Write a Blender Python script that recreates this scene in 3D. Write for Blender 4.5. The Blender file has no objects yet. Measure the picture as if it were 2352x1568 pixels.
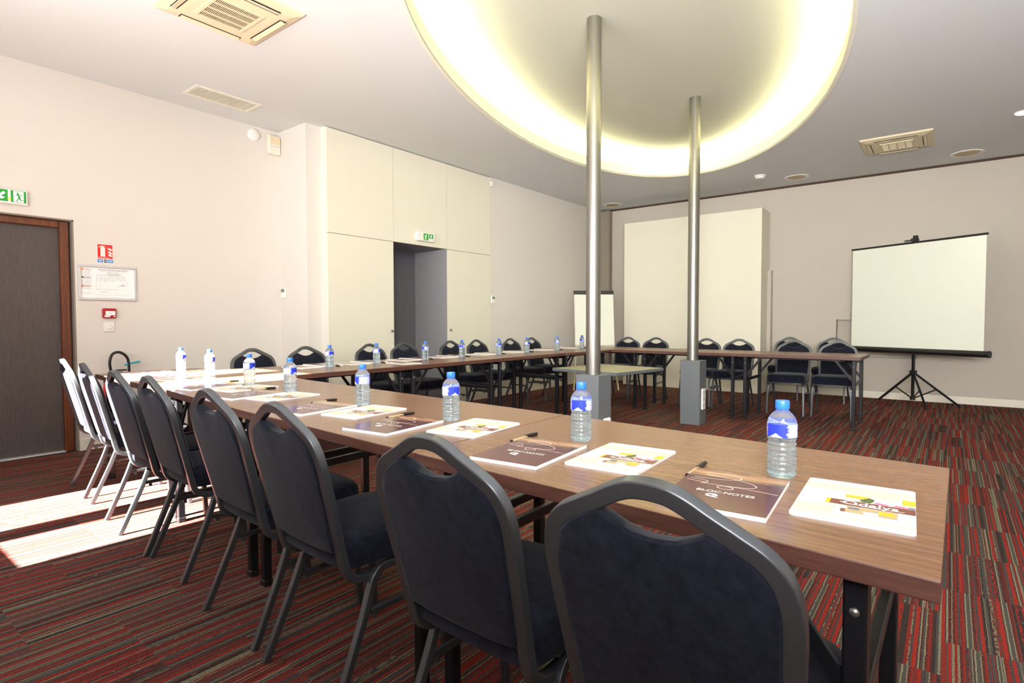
import bpy, math, random
from mathutils import Vector, Matrix, noise
random.seed(7)
PI = math.pi
col = bpy.context.scene.collection
scene = bpy.context.scene
R = math.radians

# ------------------------------------------------------------------ helpers
def srgb(r, g, b):
    def f(c):
        c /= 255.0
        return c / 12.92 if c <= 0.04045 else ((c + 0.055) / 1.055) ** 2.4
    return (f(r), f(g), f(b), 1.0)

def mat(name, color, rough=0.5, metal=0.0, **kw):
    m = bpy.data.materials.new(name); m.use_nodes = True
    b = m.node_tree.nodes['Principled BSDF']
    b.inputs['Base Color'].default_value = color
    b.inputs['Roughness'].default_value = rough
    b.inputs['Metallic'].default_value = metal
    for k, v in kw.items():
        b.inputs[k.replace('_', ' ')].default_value = v
    return m

def N(m, t, **kw):
    n = m.node_tree.nodes.new(t)
    for k, v in kw.items(): setattr(n, k, v)
    return n
def L(m, a, b): m.node_tree.links.new(a, b)
def bsdf(m): return m.node_tree.nodes['Principled BSDF']
def math_node(m, op, a, b=None):
    n = N(m, 'ShaderNodeMath', operation=op)
    for i, v in enumerate((a, b)):
        if v is None: continue
        if isinstance(v, (int, float)): n.inputs[i].default_value = v
        else: L(m, v, n.inputs[i])
    return n.outputs[0]
def coords(m, kind='Object'):
    return N(m, 'ShaderNodeTexCoord').outputs[kind]
def bump(m, height, strength=0.2, dist=0.002):
    b = N(m, 'ShaderNodeBump'); b.inputs['Strength'].default_value = strength; b.inputs['Distance'].default_value = dist
    L(m, height, b.inputs['Height']); L(m, b.outputs[0], bsdf(m).inputs['Normal'])
def noise_tex(m, scale, detail=3, vec=None, rough=0.5):
    n = N(m, 'ShaderNodeTexNoise'); n.inputs['Scale'].default_value = scale; n.inputs['Detail'].default_value = detail
    n.inputs['Roughness'].default_value = rough
    if vec is not None: L(m, vec, n.inputs['Vector'])
    return n
def mapping(m, vec, scale=(1, 1, 1), rot=(0, 0, 0)):
    n = N(m, 'ShaderNodeMapping'); n.inputs['Scale'].default_value = scale; n.inputs['Rotation'].default_value = rot
    L(m, vec, n.inputs['Vector']); return n.outputs[0]
def ramp(m, fac, stops, interp='LINEAR'):
    n = N(m, 'ShaderNodeValToRGB'); n.color_ramp.interpolation = interp
    e = n.color_ramp.elements
    while len(e) < len(stops): e.new(0.5)
    for i, (p, c) in enumerate(stops): e[i].position = p; e[i].color = c
    L(m, fac, n.inputs['Fac']); return n.outputs['Color']

class MB:
    """mesh builder: vertices, faces, material slots"""
    def __init__(s): s.v = []; s.f = []; s.mi = []; s.sm = []
    def add(s, vs, fs, mi=0, smooth=False):
        o = len(s.v); s.v += [tuple(v) for v in vs]
        for f in fs: s.f.append([i + o for i in f]); s.mi.append(mi); s.sm.append(smooth)
        return s
    def box(s, a, b, mi=0, bev=0.0):
        x0, y0, z0 = [min(a[i], b[i]) for i in range(3)]; x1, y1, z1 = [max(a[i], b[i]) for i in range(3)]
        if bev <= 0:
            vs = [(x, y, z) for z in (z0, z1) for y in (y0, y1) for x in (x0, x1)]
            return s.add(vs, [(0, 2, 3, 1), (4, 5, 7, 6), (0, 1, 5, 4), (2, 6, 7, 3), (0, 4, 6, 2), (1, 3, 7, 5)], mi)
        # chamfered box
        vs = []; idx = {}
        for i, (cx, sx) in enumerate(((x0, 1), (x1, -1))):
            for j, (cy, sy) in enumerate(((y0, 1), (y1, -1))):
                for k, (cz, sz) in enumerate(((z0, 1), (z1, -1))):
                    idx[i, j, k, 0] = len(vs); vs.append((cx, cy + sy * bev, cz + sz * bev))
                    idx[i, j, k, 1] = len(vs); vs.append((cx + sx * bev, cy, cz + sz * bev))
                    idx[i, j, k, 2] = len(vs); vs.append((cx + sx * bev, cy + sy * bev, cz))
        fs = []
        for i in (0, 1): fs.append([idx[i, 0, 0, 0], idx[i, 0, 1, 0], idx[i, 1, 1, 0], idx[i, 1, 0, 0]][::1 if i == 0 else -1])
        for j in (0, 1): fs.append([idx[0, j, 0, 1], idx[1, j, 0, 1], idx[1, j, 1, 1], idx[0, j, 1, 1]][::1 if j == 0 else -1])
        for k in (0, 1): fs.append([idx[0, 0, k, 2], idx[0, 1, k, 2], idx[1, 1, k, 2], idx[1, 0, k, 2]][::1 if k == 0 else -1])
        for j in (0, 1):
            for k in (0, 1): fs.append([idx[0, j, k, 1], idx[1, j, k, 1], idx[1, j, k, 2], idx[0, j, k, 2]][::1 if (j ^ k) else -1])
        for i in (0, 1):
            for k in (0, 1): fs.append([idx[i, 0, k, 0], idx[i, 1, k, 0], idx[i, 1, k, 2], idx[i, 0, k, 2]][::1 if not (i ^ k) else -1])
        for i in (0, 1):
            for j in (0, 1): fs.append([idx[i, j, 0, 0], idx[i, j, 1, 0], idx[i, j, 1, 1], idx[i, j, 0, 1]][::1 if (i ^ j) else -1])
        for i in (0, 1):
            for j in (0, 1):
                for k in (0, 1): fs.append([idx[i, j, k, 0], idx[i, j, k, 1], idx[i, j, k, 2]][::1 if not (i ^ j ^ k) else -1])
        return s.add(vs, fs, mi)
    def prism(s, pts, z0, z1, mi=0, top=None):
        n = len(pts)
        vs = [(x, y, z0) for x, y in pts] + [(x, y, z1) for x, y in pts]
        s.add(vs, [[i, (i + 1) % n, n + (i + 1) % n, n + i] for i in range(n)], mi)
        s.add(vs, [list(range(n))[::-1]], mi); s.add(vs, [list(range(n, 2 * n))], mi if top is None else top)
        return s
    def sweep(s, path, prof, mi=0, up=None, smooth=True, closed=False, caps=True):
        path = [Vector(p) for p in path]; n = len(path); k = len(prof)
        T = []
        for i in range(n):
            a = path[(i - 1) % n] if (closed or i > 0) else path[i]
            b = path[(i + 1) % n] if (closed or i < n - 1) else path[i]
            T.append((b - a).normalized())
        u = Vector(up) if up is not None else (Vector((0, 0, 1)) if abs(T[0].z) < .9 else Vector((1, 0, 0)))
        vs = []
        for i in range(n):
            u = (u - T[i] * u.dot(T[i])).normalized()
            w = T[i].cross(u).normalized()
            for (a, b) in prof: vs.append(path[i] + w * a + u * b)
        fs = []
        for i in range(n if closed else n - 1):
            j = (i + 1) % n
            for q in range(k):
                r = (q + 1) % k
                fs.append([i * k + q, i * k + r, j * k + r, j * k + q])
        s.add(vs, fs, mi, smooth)
        if caps and not closed:
            o = len(s.v) - len(vs)
            s.f.append([o + q for q in range(k)][::-1]); s.mi.append(mi); s.sm.append(False)
            s.f.append([o + (n - 1) * k + q for q in range(k)]); s.mi.append(mi); s.sm.append(False)
        return s
    def tube(s, path, r, mi=0, seg=10, closed=False, smooth=True):
        return s.sweep(path, [(r * math.cos(2 * PI * i / seg), r * math.sin(2 * PI * i / seg)) for i in range(seg)], mi, None, smooth, closed)
    def bar(s, a, b, w, h, mi=0, up=None, c=0.0):
        return s.sweep([a, b], rect(w, h, c), mi, up, False)
    def lathe(s, prof, seg=24, mi=0, smooth=True, c=(0, 0, 0)):
        n = len(prof); vs = []
        for (r, z) in prof:
            for i in range(seg):
                a = 2 * PI * i / seg; vs.append((c[0] + r * math.cos(a), c[1] + r * math.sin(a), c[2] + z))
        fs = []
        for j in range(n - 1):
            for i in range(seg):
                k = (i + 1) % seg
                fs.append([j * seg + i, j * seg + k, (j + 1) * seg + k, (j + 1) * seg + i])
        s.add(vs, fs, mi, smooth)
        o = len(s.v) - len(vs)
        if prof[0][0] > 1e-5: s.f.append([o + i for i in range(seg)][::-1]); s.mi.append(mi); s.sm.append(False)
        if prof[-1][0] > 1e-5: s.f.append([o + (n - 1) * seg + i for i in range(seg)]); s.mi.append(mi); s.sm.append(False)
        return s
    def build(s, name, mats, parent=None, loc=(0, 0, 0), rz=0.0, bevel=0.0, bseg=2, wn=False):
        me = bpy.data.meshes.new(name); me.from_pydata(s.v, [], s.f)
        mats = mats if isinstance(mats, (list, tuple)) else [mats]
        for m in mats: me.materials.append(m)
        me.polygons.foreach_set('material_index', s.mi); me.polygons.foreach_set('use_smooth', s.sm)
        me.update()
        import bmesh
        bm = bmesh.new(); bm.from_mesh(me); bmesh.ops.remove_doubles(bm, verts=bm.verts, dist=1e-6)
        if name not in NOFLIP: bmesh.ops.recalc_face_normals(bm, faces=bm.faces)
        bm.to_mesh(me); bm.free()
        if any(s.sm): me.set_sharp_from_angle(angle=R(38))
        o = bpy.data.objects.new(name, me); col.objects.link(o)
        o.location = loc; o.rotation_euler = (0, 0, rz); o.parent = parent
        if wn:
            q = o.modifiers.new('weighted_normals', 'WEIGHTED_NORMAL'); q.weight = 90; q.keep_sharp = True
        if bevel > 0:
            b = o.modifiers.new('bevel', 'BEVEL'); b.width = bevel; b.segments = bseg; b.limit_method = 'ANGLE'; b.angle_limit = R(40)
        return o
NOFLIP = set()

def rect(w, h, c=0.0):
    w /= 2; h /= 2
    if c <= 0: return [(-w, -h), (w, -h), (w, h), (-w, h)]
    return [(-w + c, -h), (w - c, -h), (w, -h + c), (w, h - c), (w - c, h), (-w + c, h), (-w, h - c), (-w, -h + c)]
def rrect(w, h, r, n=3):
    out = []
    for (cx, cy, a0) in ((w / 2 - r, -h / 2 + r, -90), (w / 2 - r, h / 2 - r, 0), (-w / 2 + r, h / 2 - r, 90), (-w / 2 + r, -h / 2 + r, 180)):
        for i in range(n + 1):
            a = R(a0 + 90 * i / n); out.append((cx + r * math.cos(a), cy + r * math.sin(a)))
    return out
def arc(cx, cy, r, a0, a1, n):
    return [(cx + r * math.cos(R(a0 + (a1 - a0) * i / n)), cy + r * math.sin(R(a0 + (a1 - a0) * i / n))) for i in range(n + 1)]
def spline(pts, n=8, closed=False):
    P = [Vector(p) for p in pts]; out = []; m = len(P)
    for i in range(m if closed else m - 1):
        p0 = P[(i - 1) % m] if (closed or i > 0) else P[0]
        p1, p2 = P[i], P[(i + 1) % m]
        p3 = P[(i + 2) % m] if (closed or i + 2 < m) else P[-1]
        for k in range(n):
            t = k / n
            out.append(0.5 * ((2 * p1) + (-p0 + p2) * t + (2 * p0 - 5 * p1 + 4 * p2 - p3) * t * t + (-p0 + 3 * p1 - 3 * p2 + p3) * t ** 3))
    if not closed: out.append(P[-1])
    return out

_tc = {}
def text_geo(body, size, bold=0.0, shear=0.0):
    key = (body, size, bold, shear)
    if key in _tc: return _tc[key]
    cu = bpy.data.curves.new('t', 'FONT'); cu.body = body; cu.size = size; cu.offset = bold; cu.shear = shear
    cu.align_x = 'CENTER'; cu.align_y = 'CENTER'; cu.resolution_u = 3
    ob = bpy.data.objects.new('t', cu); col.objects.link(ob)
    dg = bpy.context.evaluated_depsgraph_get()
    me = bpy.data.meshes.new_from_object(ob.evaluated_get(dg))
    r = ([tuple(v.co) for v in me.vertices], [list(p.vertices) for p in me.polygons])
    bpy.data.objects.remove(ob); bpy.data.curves.remove(cu); bpy.data.meshes.remove(me)
    _tc[key] = r; return r

class Flat:
    """flat artwork on a plane: origin, right, up, normal"""
    def __init__(s, mb, o, ux, uy):
        s.mb = mb; s.o = Vector(o); s.ux = Vector(ux); s.uy = Vector(uy); s.n = s.ux.cross(s.uy)
    def p(s, x, y, h): return s.o + s.ux * x + s.uy * y + s.n * h
    def poly(s, pts, mi, h=0.0006):
        s.mb.add([s.p(x, y, h) for x, y in pts], [list(range(len(pts)))], mi); return s
    def rect(s, x0, y0, x1, y1, mi, h=0.0006): return s.poly([(x0, y0), (x1, y0), (x1, y1), (x0, y1)], mi, h)
    def disc(s, cx, cy, r, mi, h=0.0006, ry=None, n=20):
        return s.poly([(cx + r * math.cos(2 * PI * i / n), cy + (ry or r) * math.sin(2 * PI * i / n)) for i in range(n)], mi, h)
    def line(s, pts, w, mi, h=0.0008, closed=False):
        P = [Vector((p[0], p[1])) for p in pts]; n = len(P)
        vs = []
        for i in range(n):
            a = P[(i - 1) % n] if (closed or i) else P[i]; b = P[(i + 1) % n] if (closed or i < n - 1) else P[i]
            t = (b - a).normalized(); q = Vector((-t.y, t.x)) * w / 2
            vs += [s.p(*(P[i] - q), h), s.p(*(P[i] + q), h)]
        fs = [[2 * i, 2 * ((i + 1) % n), 2 * ((i + 1) % n) + 1, 2 * i + 1] for i in range(n if closed else n - 1)]
        s.mb.add(vs, fs, mi); return s
    def text(s, body, cx, cy, size, mi, h=0.0009, bold=0.0, sx=1.0, shear=0.0):
        v, f = text_geo(body, size, bold, shear)
        s.mb.add([s.p(cx + x * sx, cy + y, h) for x, y, z in v], f, mi); return s
    def capsule(s, a, b, r0, r1, mi, h=0.001):
        a = Vector(a); b = Vector(b); t = (b - a).normalized(); an = math.atan2(t.y, t.x)
        pts = [(b.x + r1 * math.cos(an + q), b.y + r1 * math.sin(an + q)) for q in [(-PI / 2 + PI * i / 6) for i in range(7)]]
        pts += [(a.x + r0 * math.cos(an + q), a.y + r0 * math.sin(an + q)) for q in [(PI / 2 + PI * i / 6) for i in range(7)]]
        return s.poly(pts, mi, h)

def pose(o, rot, loc=(0, 0, 0)):
    o.rotation_euler = rot; o.location = loc; return o
def tag(o, label=None, cat=None, group=None, kind=None):
    if label: o['label'] = label
    if cat: o['category'] = cat
    if group: o['group'] = group
    if kind: o['kind'] = kind
    return o
def empty(name, loc, rz=0.0, label=None, cat=None, group=None):
    o = bpy.data.objects.new(name, None); col.objects.link(o); o.location = loc; o.rotation_euler = (0, 0, rz)
    o.empty_display_size = 0.1
    return tag(o, label, cat, group)
def copy_tree(o, parent=None):
    c = o.copy(); col.objects.link(c); c.parent = parent
    for ch in [x for x in list(o.children)]: copy_tree(ch, c)
    return c
def place(src, used, name, loc, rz, label, cat, group):
    o = src if not used else copy_tree(src)
    o.location = loc; o.rotation_euler = (0, 0, rz); tag(o, label, cat, group); return o
def ordinal(i): return ['first', 'second', 'third', 'fourth', 'fifth', 'sixth', 'seventh', 'eighth', 'ninth'][i]

# ------------------------------------------------------------------ materials
def paint(name, rgb, rough=0.75, var=0.02):
    m = mat(name, srgb(*rgb), rough)
    n = noise_tex(m, 180, 2, coords(m)); bump(m, n.outputs['Fac'], 0.08, 0.001)
    return m
M = {}
M['wall'] = paint('wall paint warm white', (222, 217, 209))
M['panel'] = paint('panel cream lacquer', (228, 224, 206), 0.55)
M['taupe'] = paint('far wall taupe paint', (192, 184, 172))
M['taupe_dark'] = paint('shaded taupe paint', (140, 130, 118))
M['ceiling'] = paint('ceiling paint', (220, 222, 222))
M['cove'] = paint('cove paint', (236, 232, 215))
M['cove_top'] = paint('cove upper ceiling paint', (196, 197, 182))
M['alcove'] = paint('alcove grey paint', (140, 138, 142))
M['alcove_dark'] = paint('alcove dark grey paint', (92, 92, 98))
M['base'] = paint('skirting paint', (232, 226, 210), 0.5)
M['gap'] = mat('shadow gap brown', srgb(70, 52, 36), 0.8)
M['seam'] = mat('seam dark', srgb(60, 55, 48), 0.9)
M['white'] = mat('white plastic', srgb(238, 236, 230), 0.35)
M['cream'] = mat('aged cream plastic', srgb(222, 208, 174), 0.4)
M['black'] = mat('black plastic', srgb(22, 22, 24), 0.4)
M['slot'] = mat('dark slot', srgb(26, 20, 16), 0.8)
M['brownslot'] = mat('grille shadow', srgb(70, 44, 20), 0.8)
M['steel'] = mat('brushed steel', srgb(136, 133, 127), 0.36, 0.88)
_n = noise_tex(M['steel'], 60, 4, mapping(M['steel'], coords(M['steel']), (1, 1, .04))); bump(M['steel'], _n.outputs['Fac'], 0.06, 0.001)
M['greybox'] = mat('grey laminate', srgb(92, 96, 100), 0.5)
M['red'] = mat('signal red', srgb(214, 34, 28), 0.35)
M['darkred'] = mat('callpoint red', srgb(168, 22, 30), 0.35)
M['green'] = mat('exit green', srgb(24, 140, 50), 0.5, 0.0)
M['paper'] = mat('paper white', srgb(250, 249, 248), 0.6)
M['gloss_white'] = mat('glossy card', srgb(232, 230, 227), 0.25)
M['ink'] = mat('ink grey', srgb(110, 112, 118), 0.8)
M['inkdark'] = mat('ink dark', srgb(48, 48, 60), 0.8)
M['orange'] = mat('ink orange', srgb(240, 130, 50), 0.7)
M['blue'] = mat('sticker blue', srgb(40, 140, 215), 0.5)
M['alu'] = mat('silver frame', srgb(222, 223, 225), 0.3, 0.45)
M['screenwhite'] = mat('matte screen fabric', srgb(236, 238, 224), 0.85)
M['lens'] = mat('lcd grey', srgb(120, 124, 116), 0.3)
M['turq'] = mat('turquoise rubber', srgb(60, 160, 190), 0.5)

m = M['black_metal'] = mat('black painted steel', srgb(26, 26, 30), 0.35, 0.3)
m = M['chair_metal'] = mat('pewter hammered metal', srgb(92, 95, 100), 0.31, 0.72)
n = noise_tex(m, 900, 2, coords(m)); bump(m, n.outputs['Fac'], 0.15, 0.0006)
def velvet(name, c1, c2):
    m = mat(name, srgb(*c1), 0.95); b = bsdf(m)
    n = noise_tex(m, 35, 6, coords(m), 0.75); n2 = noise_tex(m, 420, 4, coords(m), .7)
    L(m, ramp(m, n.outputs['Fac'], [(0.35, srgb(*c1)), (0.7, srgb(*c2))]), b.inputs['Base Color'])
    b.inputs['Sheen Weight'].default_value = 0.1; b.inputs['Sheen Roughness'].default_value = 0.4
    b.inputs['Specular IOR Level'].default_value = 0.1
    bump(m, n2.outputs['Fac'], 0.6, 0.0015); return m
M['velvet'] = velvet('navy black velvet', (18, 19, 28), (34, 36, 50))

# table laminate: streaky brown wood along local X
def wood(name, c1, c2, c3, rough, scale=(1.2, 22, 22)):
    m = mat(name, srgb(*c2), rough); b = bsdf(m)
    v = mapping(m, coords(m), scale)
    a = noise_tex(m, 3.0, 6, v, 0.65); f = noise_tex(m, 22, 4, mapping(m, coords(m), (1.5, 14, 14)), 0.6)
    mx = math_node(m, 'ADD', math_node(m, 'MULTIPLY', a.outputs['Fac'], 0.65), math_node(m, 'MULTIPLY', f.outputs['Fac'], 0.35))
    L(m, ramp(m, mx, [(0.33, srgb(*c1)), (0.5, srgb(*c2)), (0.66, srgb(*c3))]), b.inputs['Base Color'])
    return m
M['wood'] = wood('brown laminate top', (92, 62, 43), (118, 82, 57), (134, 97, 68), 0.27)
M['wood_edge'] = wood('brown laminate edge', (62, 36, 30), (80, 48, 40), (94, 60, 50), 0.45)
M['door_wood'] = wood('reddish door frame wood', (66, 28, 10), (98, 48, 20), (124, 68, 32), 0.4, (22, 22, 1.2))
m = M['door_leaf'] = mat('brown grey door laminate', srgb(92, 82, 76), 0.55)
n = noise_tex(m, 30, 5, mapping(m, coords(m), (8, 8, .4))); L(m, ramp(m, n.outputs['Fac'], [(0.3, srgb(66, 60, 59)), (0.7, srgb(86, 78, 75))]), bsdf(m).inputs['Base Color'])
M['lowtop'] = mat('grey laminate low table', srgb(176, 170, 140), 0.35)

# carpet: striped carpet tiles, stripes run along world Y
m = M['carpet'] = mat('striped carpet', srgb(90, 50, 45), 1.0); b = bsdf(m); b.inputs['Specular IOR Level'].default_value = 0.05
g = N(m, 'ShaderNodeNewGeometry'); sep = N(m, 'ShaderNodeSeparateXYZ'); L(m, g.outputs['Position'], sep.inputs[0])
X, Y = sep.outputs[0], sep.outputs[1]
tx = math_node(m, 'FLOOR', math_node(m, 'MULTIPLY', X, 2.0))
ty = math_node(m, 'FLOOR', math_node(m, 'ADD', math_node(m, 'MULTIPLY', Y, 2.0), math_node(m, 'MULTIPLY', math_node(m, 'MODULO', tx, 2.0), 0.5)))
wv = noise_tex(m, 40, 2); wob = math_node(m, 'MULTIPLY', math_node(m, 'SUBTRACT', wv.outputs['Fac'], 0.5), 0.004)
L(m, g.outputs['Position'], wv.inputs['Vector'])
Xw = math_node(m, 'ADD', X, wob)
def layer(width, k1, k2, seg=None):
    s = math_node(m, 'FLOOR', math_node(m, 'DIVIDE', Xw, width))
    c = N(m, 'ShaderNodeCombineXYZ'); L(m, s, c.inputs[0])
    L(m, math_node(m, 'ADD', math_node(m, 'MULTIPLY', ty, k1), math_node(m, 'MULTIPLY', tx, k2)), c.inputs[1])
    w = N(m, 'ShaderNodeTexWhiteNoise', noise_dimensions='3D'); L(m, c.outputs[0], w.inputs[0]); return w.outputs['Value']
w1 = layer(0.020, 3.7, 1.3); w2 = layer(0.0075, 5.1, 2.7)
red, slate, beige, maroon, dark = srgb(120, 42, 36), srgb(72, 68, 66), srgb(118, 110, 92), srgb(80, 44, 40), srgb(56, 48, 46)
hsh = N(m, 'ShaderNodeTexWhiteNoise', noise_dimensions='2D'); cc = N(m, 'ShaderNodeCombineXYZ'); L(m, tx, cc.inputs[0]); L(m, ty, cc.inputs[1]); L(m, cc.outputs[0], hsh.inputs[0])
per = math_node(m, 'FRACT', math_node(m, 'ADD', math_node(m, 'DIVIDE', Xw, 0.058), math_node(m, 'MULTIPLY', hsh.outputs['Value'], 3.0)))
c0 = ramp(m, per, [(0.0, srgb(138, 44, 38)), (0.22, srgb(62, 56, 54)), (0.29, srgb(128, 120, 98)), (0.37, srgb(76, 74, 70)), (0.56, srgb(124, 116, 94)), (0.62, srgb(86, 46, 42)), (0.76, srgb(124, 44, 38)), (0.87, srgb(68, 64, 62))], 'CONSTANT')
c1 = ramp(m, w1, [(0.0, red), (0.26, slate), (0.52, maroon), (0.66, dark), (0.92, beige)], 'CONSTANT')
c2 = ramp(m, w2, [(0.0, slate), (0.28, dark), (0.52, beige), (0.68, red), (0.82, maroon)], 'CONSTANT')
pick = layer(0.015, 1.9, 8.3)
mix = N(m, 'ShaderNodeMix', data_type='RGBA'); yn = noise_tex(m, 130, 2, mapping(m, g.outputs['Position'], (1, .3, 1)))
L(m, math_node(m, 'GREATER_THAN', math_node(m, 'ADD', pick, math_node(m, 'MULTIPLY', math_node(m, 'SUBTRACT', yn.outputs['Fac'], 0.5), 0.7)), 0.44), mix.inputs[0]); L(m, c1, mix.inputs[6]); L(m, c2, mix.inputs[7])
nn = noise_tex(m, 260, 3, mapping(m, g.outputs['Position'], (1, .35, 1)), .7); nb = N(m, 'ShaderNodeMix', data_type='RGBA', blend_type='MULTIPLY'); nb.inputs[0].default_value = 0.9
mix0 = N(m, 'ShaderNodeMix', data_type='RGBA'); w4 = layer(0.0095, 7.7, 4.1); L(m, math_node(m, 'GREATER_THAN', math_node(m, 'ADD', w4, math_node(m, 'MULTIPLY', math_node(m, 'SUBTRACT', yn.outputs['Fac'], 0.5), 0.6)), 0.42), mix0.inputs[0]); L(m, mix.outputs[2], mix0.inputs[6]); L(m, c0, mix0.inputs[7])
L(m, mix0.outputs[2], nb.inputs[6]); L(m, ramp(m, nn.outputs['Fac'], [(0.32, (0.5, .5, .5, 1)), (0.66, (1.2, 1.2, 1.2, 1))]), nb.inputs[7])
L(m, nb.outputs[2], b.inputs['Base Color']); bump(m, nn.outputs['Fac'], 0.6, 0.003)

def emis(name, rgb, s):
    m = mat(name, srgb(*rgb), 0.5); b = bsdf(m)
    b.inputs['Emission Color'].default_value = srgb(*rgb); b.inputs['Emission Strength'].default_value = s; return m
M['led'] = emis('cove light strip', (255, 247, 198), 150.0)
M['lamp'] = emis('downlight glow', (255, 250, 225), 60.0)
M['led_amber'] = emis('amber indicator', (255, 180, 30), 5.0)
M['exit_glow'] = emis('exit sign white face', (246, 250, 240), 0.25)
M['exit_green'] = emis('exit sign green face', (24, 150, 50), 0.12)

# water bottle
m = M['pet'] = mat('clear bottle', (0.80, 0.93, 1.0, 1), 0.03, 0.0, Transmission_Weight=1.0, IOR=1.33)
bsdf(m).inputs['Coat Weight'].default_value = 0.6; bsdf(m).inputs['Coat Roughness'].default_value = 0.05
# let part of the light pass straight so bottles stay bright
tr = N(m, 'ShaderNodeBsdfTransparent'); tr.inputs[0].default_value = (0.74, 0.9, 1, 1)
mx = N(m, 'ShaderNodeMixShader'); mx.inputs[0].default_value = 0.22
df = N(m, 'ShaderNodeBsdfDiffuse'); df.inputs[0].default_value = (0.72, 0.88, 1.0, 1); m2 = N(m, 'ShaderNodeMixShader'); m2.inputs[0].default_value = 0.07
L(m, mx.outputs[0], m2.inputs[1]); L(m, df.outputs[0], m2.inputs[2])
out = m.node_tree.nodes['Material Output']; L(m, bsdf(m).outputs[0], mx.inputs[1]); L(m, tr.outputs[0], mx.inputs[2]); L(m, m2.outputs[0], out.inputs['Surface'])
M['cap'] = mat('blue cap', srgb(40, 108, 205), 0.35)
m = M['label'] = mat('bottle label', srgb(220, 226, 240), 0.4); b = bsdf(m)
tc = coords(m); sp = N(m, 'ShaderNodeSeparateXYZ'); L(m, tc, sp.inputs[0])
ang = math_node(m, 'ARCTAN2', sp.outputs[1], sp.outputs[0])
cs = N(m, 'ShaderNodeCombineXYZ'); L(m, math_node(m, 'MULTIPLY', ang, 1.0), cs.inputs[0]); L(m, math_node(m, 'MULTIPLY', sp.outputs[2], 160.0), cs.inputs[1])
pn = noise_tex(m, 1.1, 4, mapping(m, cs.outputs[0], (.6, 2.2, 1)))
bl = math_node(m, 'GREATER_THAN', math_node(m, 'ADD', math_node(m, 'COSINE', math_node(m, 'MULTIPLY', ang, 2.0)), math_node(m, 'MULTIPLY', pn.outputs['Fac'], 1.5)), 0.75)
tn = noise_tex(m, 9, 2, mapping(m, cs.outputs[0], (1.6, 1.2, 1))); txt = ramp(m, tn.outputs['Fac'], [(0.44, srgb(226, 230, 246)), (0.54, srgb(110, 120, 196))])
mt = math_node(m, 'LESS_THAN', math_node(m, 'ADD', math_node(m, 'SUBTRACT', sp.outputs[2], 0.101), math_node(m, 'MULTIPLY', math_node(m, 'ABSOLUTE', math_node(m, 'SINE', math_node(m, 'MULTIPLY', ang, 2.0))), 0.012)), 0.006)
mA = N(m, 'ShaderNodeMix', data_type='RGBA'); L(m, bl, mA.inputs[0]); L(m, txt, mA.inputs[6]); mA.inputs[7].default_value = srgb(32, 52, 190)
mB = N(m, 'ShaderNodeMix', data_type='RGBA'); L(m, math_node(m, 'MULTIPLY', mt, bl), mB.inputs[0]); L(m, mA.outputs[2], mB.inputs[6]); mB.inputs[7].default_value = srgb(222, 228, 250)
L(m, mB.outputs[2], b.inputs['Base Color'])

# notepad / brochure inks
m = M['cover'] = mat('maroon glossy cover', srgb(104, 52, 56), 0.16); b = bsdf(m)
tc = coords(m); sp = N(m, 'ShaderNodeSeparateXYZ'); L(m, tc, sp.inputs[0])
nz = noise_tex(m, 14, 3, mapping(m, tc, (1, 5, 1)))
yy = math_node(m, 'ADD', sp.outputs[1], math_node(m, 'MULTIPLY', math_node(m, 'SUBTRACT', nz.outputs['Fac'], 0.5), 0.06))
L(m, ramp(m, math_node(m, 'MULTIPLY', math_node(m, 'ADD', yy, 0.15), 3.3), [(0.0, srgb(92, 48, 46)), (0.3, srgb(86, 42, 46)), (0.75, srgb(74, 34, 42)), (0.86, srgb(176, 136, 98)), (0.93, srgb(150, 108, 78)), (1.0, srgb(76, 40, 42))]), b.inputs['Base Color'])
M['pinkline'] = mat('pale swirl line', srgb(236, 208, 200), 0.4)
M['palebeige'] = mat('pale beige print', srgb(222, 204, 176), 0.3)
M['band'] = mat('brown print band', srgb(108, 54, 38), 0.3)
M['yellow'] = mat('yellow print', srgb(226, 178, 24), 0.3)
M['pink'] = mat('pink print', srgb(214, 104, 138), 0.3)
M['plant'] = mat('dark green print', srgb(70, 84, 40), 0.4)
M['sepia'] = mat('sepia print', srgb(176, 156, 114), 0.3)
M['palegrey'] = mat('pale grey print', srgb(186, 188, 190), 0.3)

# ------------------------------------------------------------------ camera
cam = bpy.data.cameras.new('camera'); co = bpy.data.objects.new('camera', cam); col.objects.link(co)
f = 1296.43; CXp, CYp = 1176.0, 784.0
yv = Vector((2180 - CXp, -(737 - CYp), -f)).normalized(); xm = Vector((-500 - CXp, -(742 - CYp), -f)).normalized()
xv = -xm; xv = (xv - yv * xv.dot(yv)).normalized(); zv = xv.cross(yv)
Rm = Matrix((xv, yv, zv))            # rows: world axes in camera space -> world_from_cam
co.matrix_world = Matrix.Translation((0, 0, 1.14)) @ Rm.to_4x4()
cam.sensor_width = 36; cam.sensor_fit = 'HORIZONTAL'; cam.lens = f / 2352 * 36; cam.clip_start = 0.05
scene.camera = co

# ------------------------------------------------------------------ room shell
H = 3.30; XL = -6.10; XP = -5.46; YF = 9.90; XR = 2.7; YB = -0.9; T = 0.15
def struct(name, mb, mats, label=None, **kw):
    o = mb.build(name, mats, **kw); o['kind'] = 'structure'
    if label: o['label'] = label
    return o
struct('floor', MB().box((XL - .5, YB - .3, -.1), (XR + .2, YF + .4, 0)), M['carpet'], 'red, slate and beige striped carpet floor')

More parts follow.
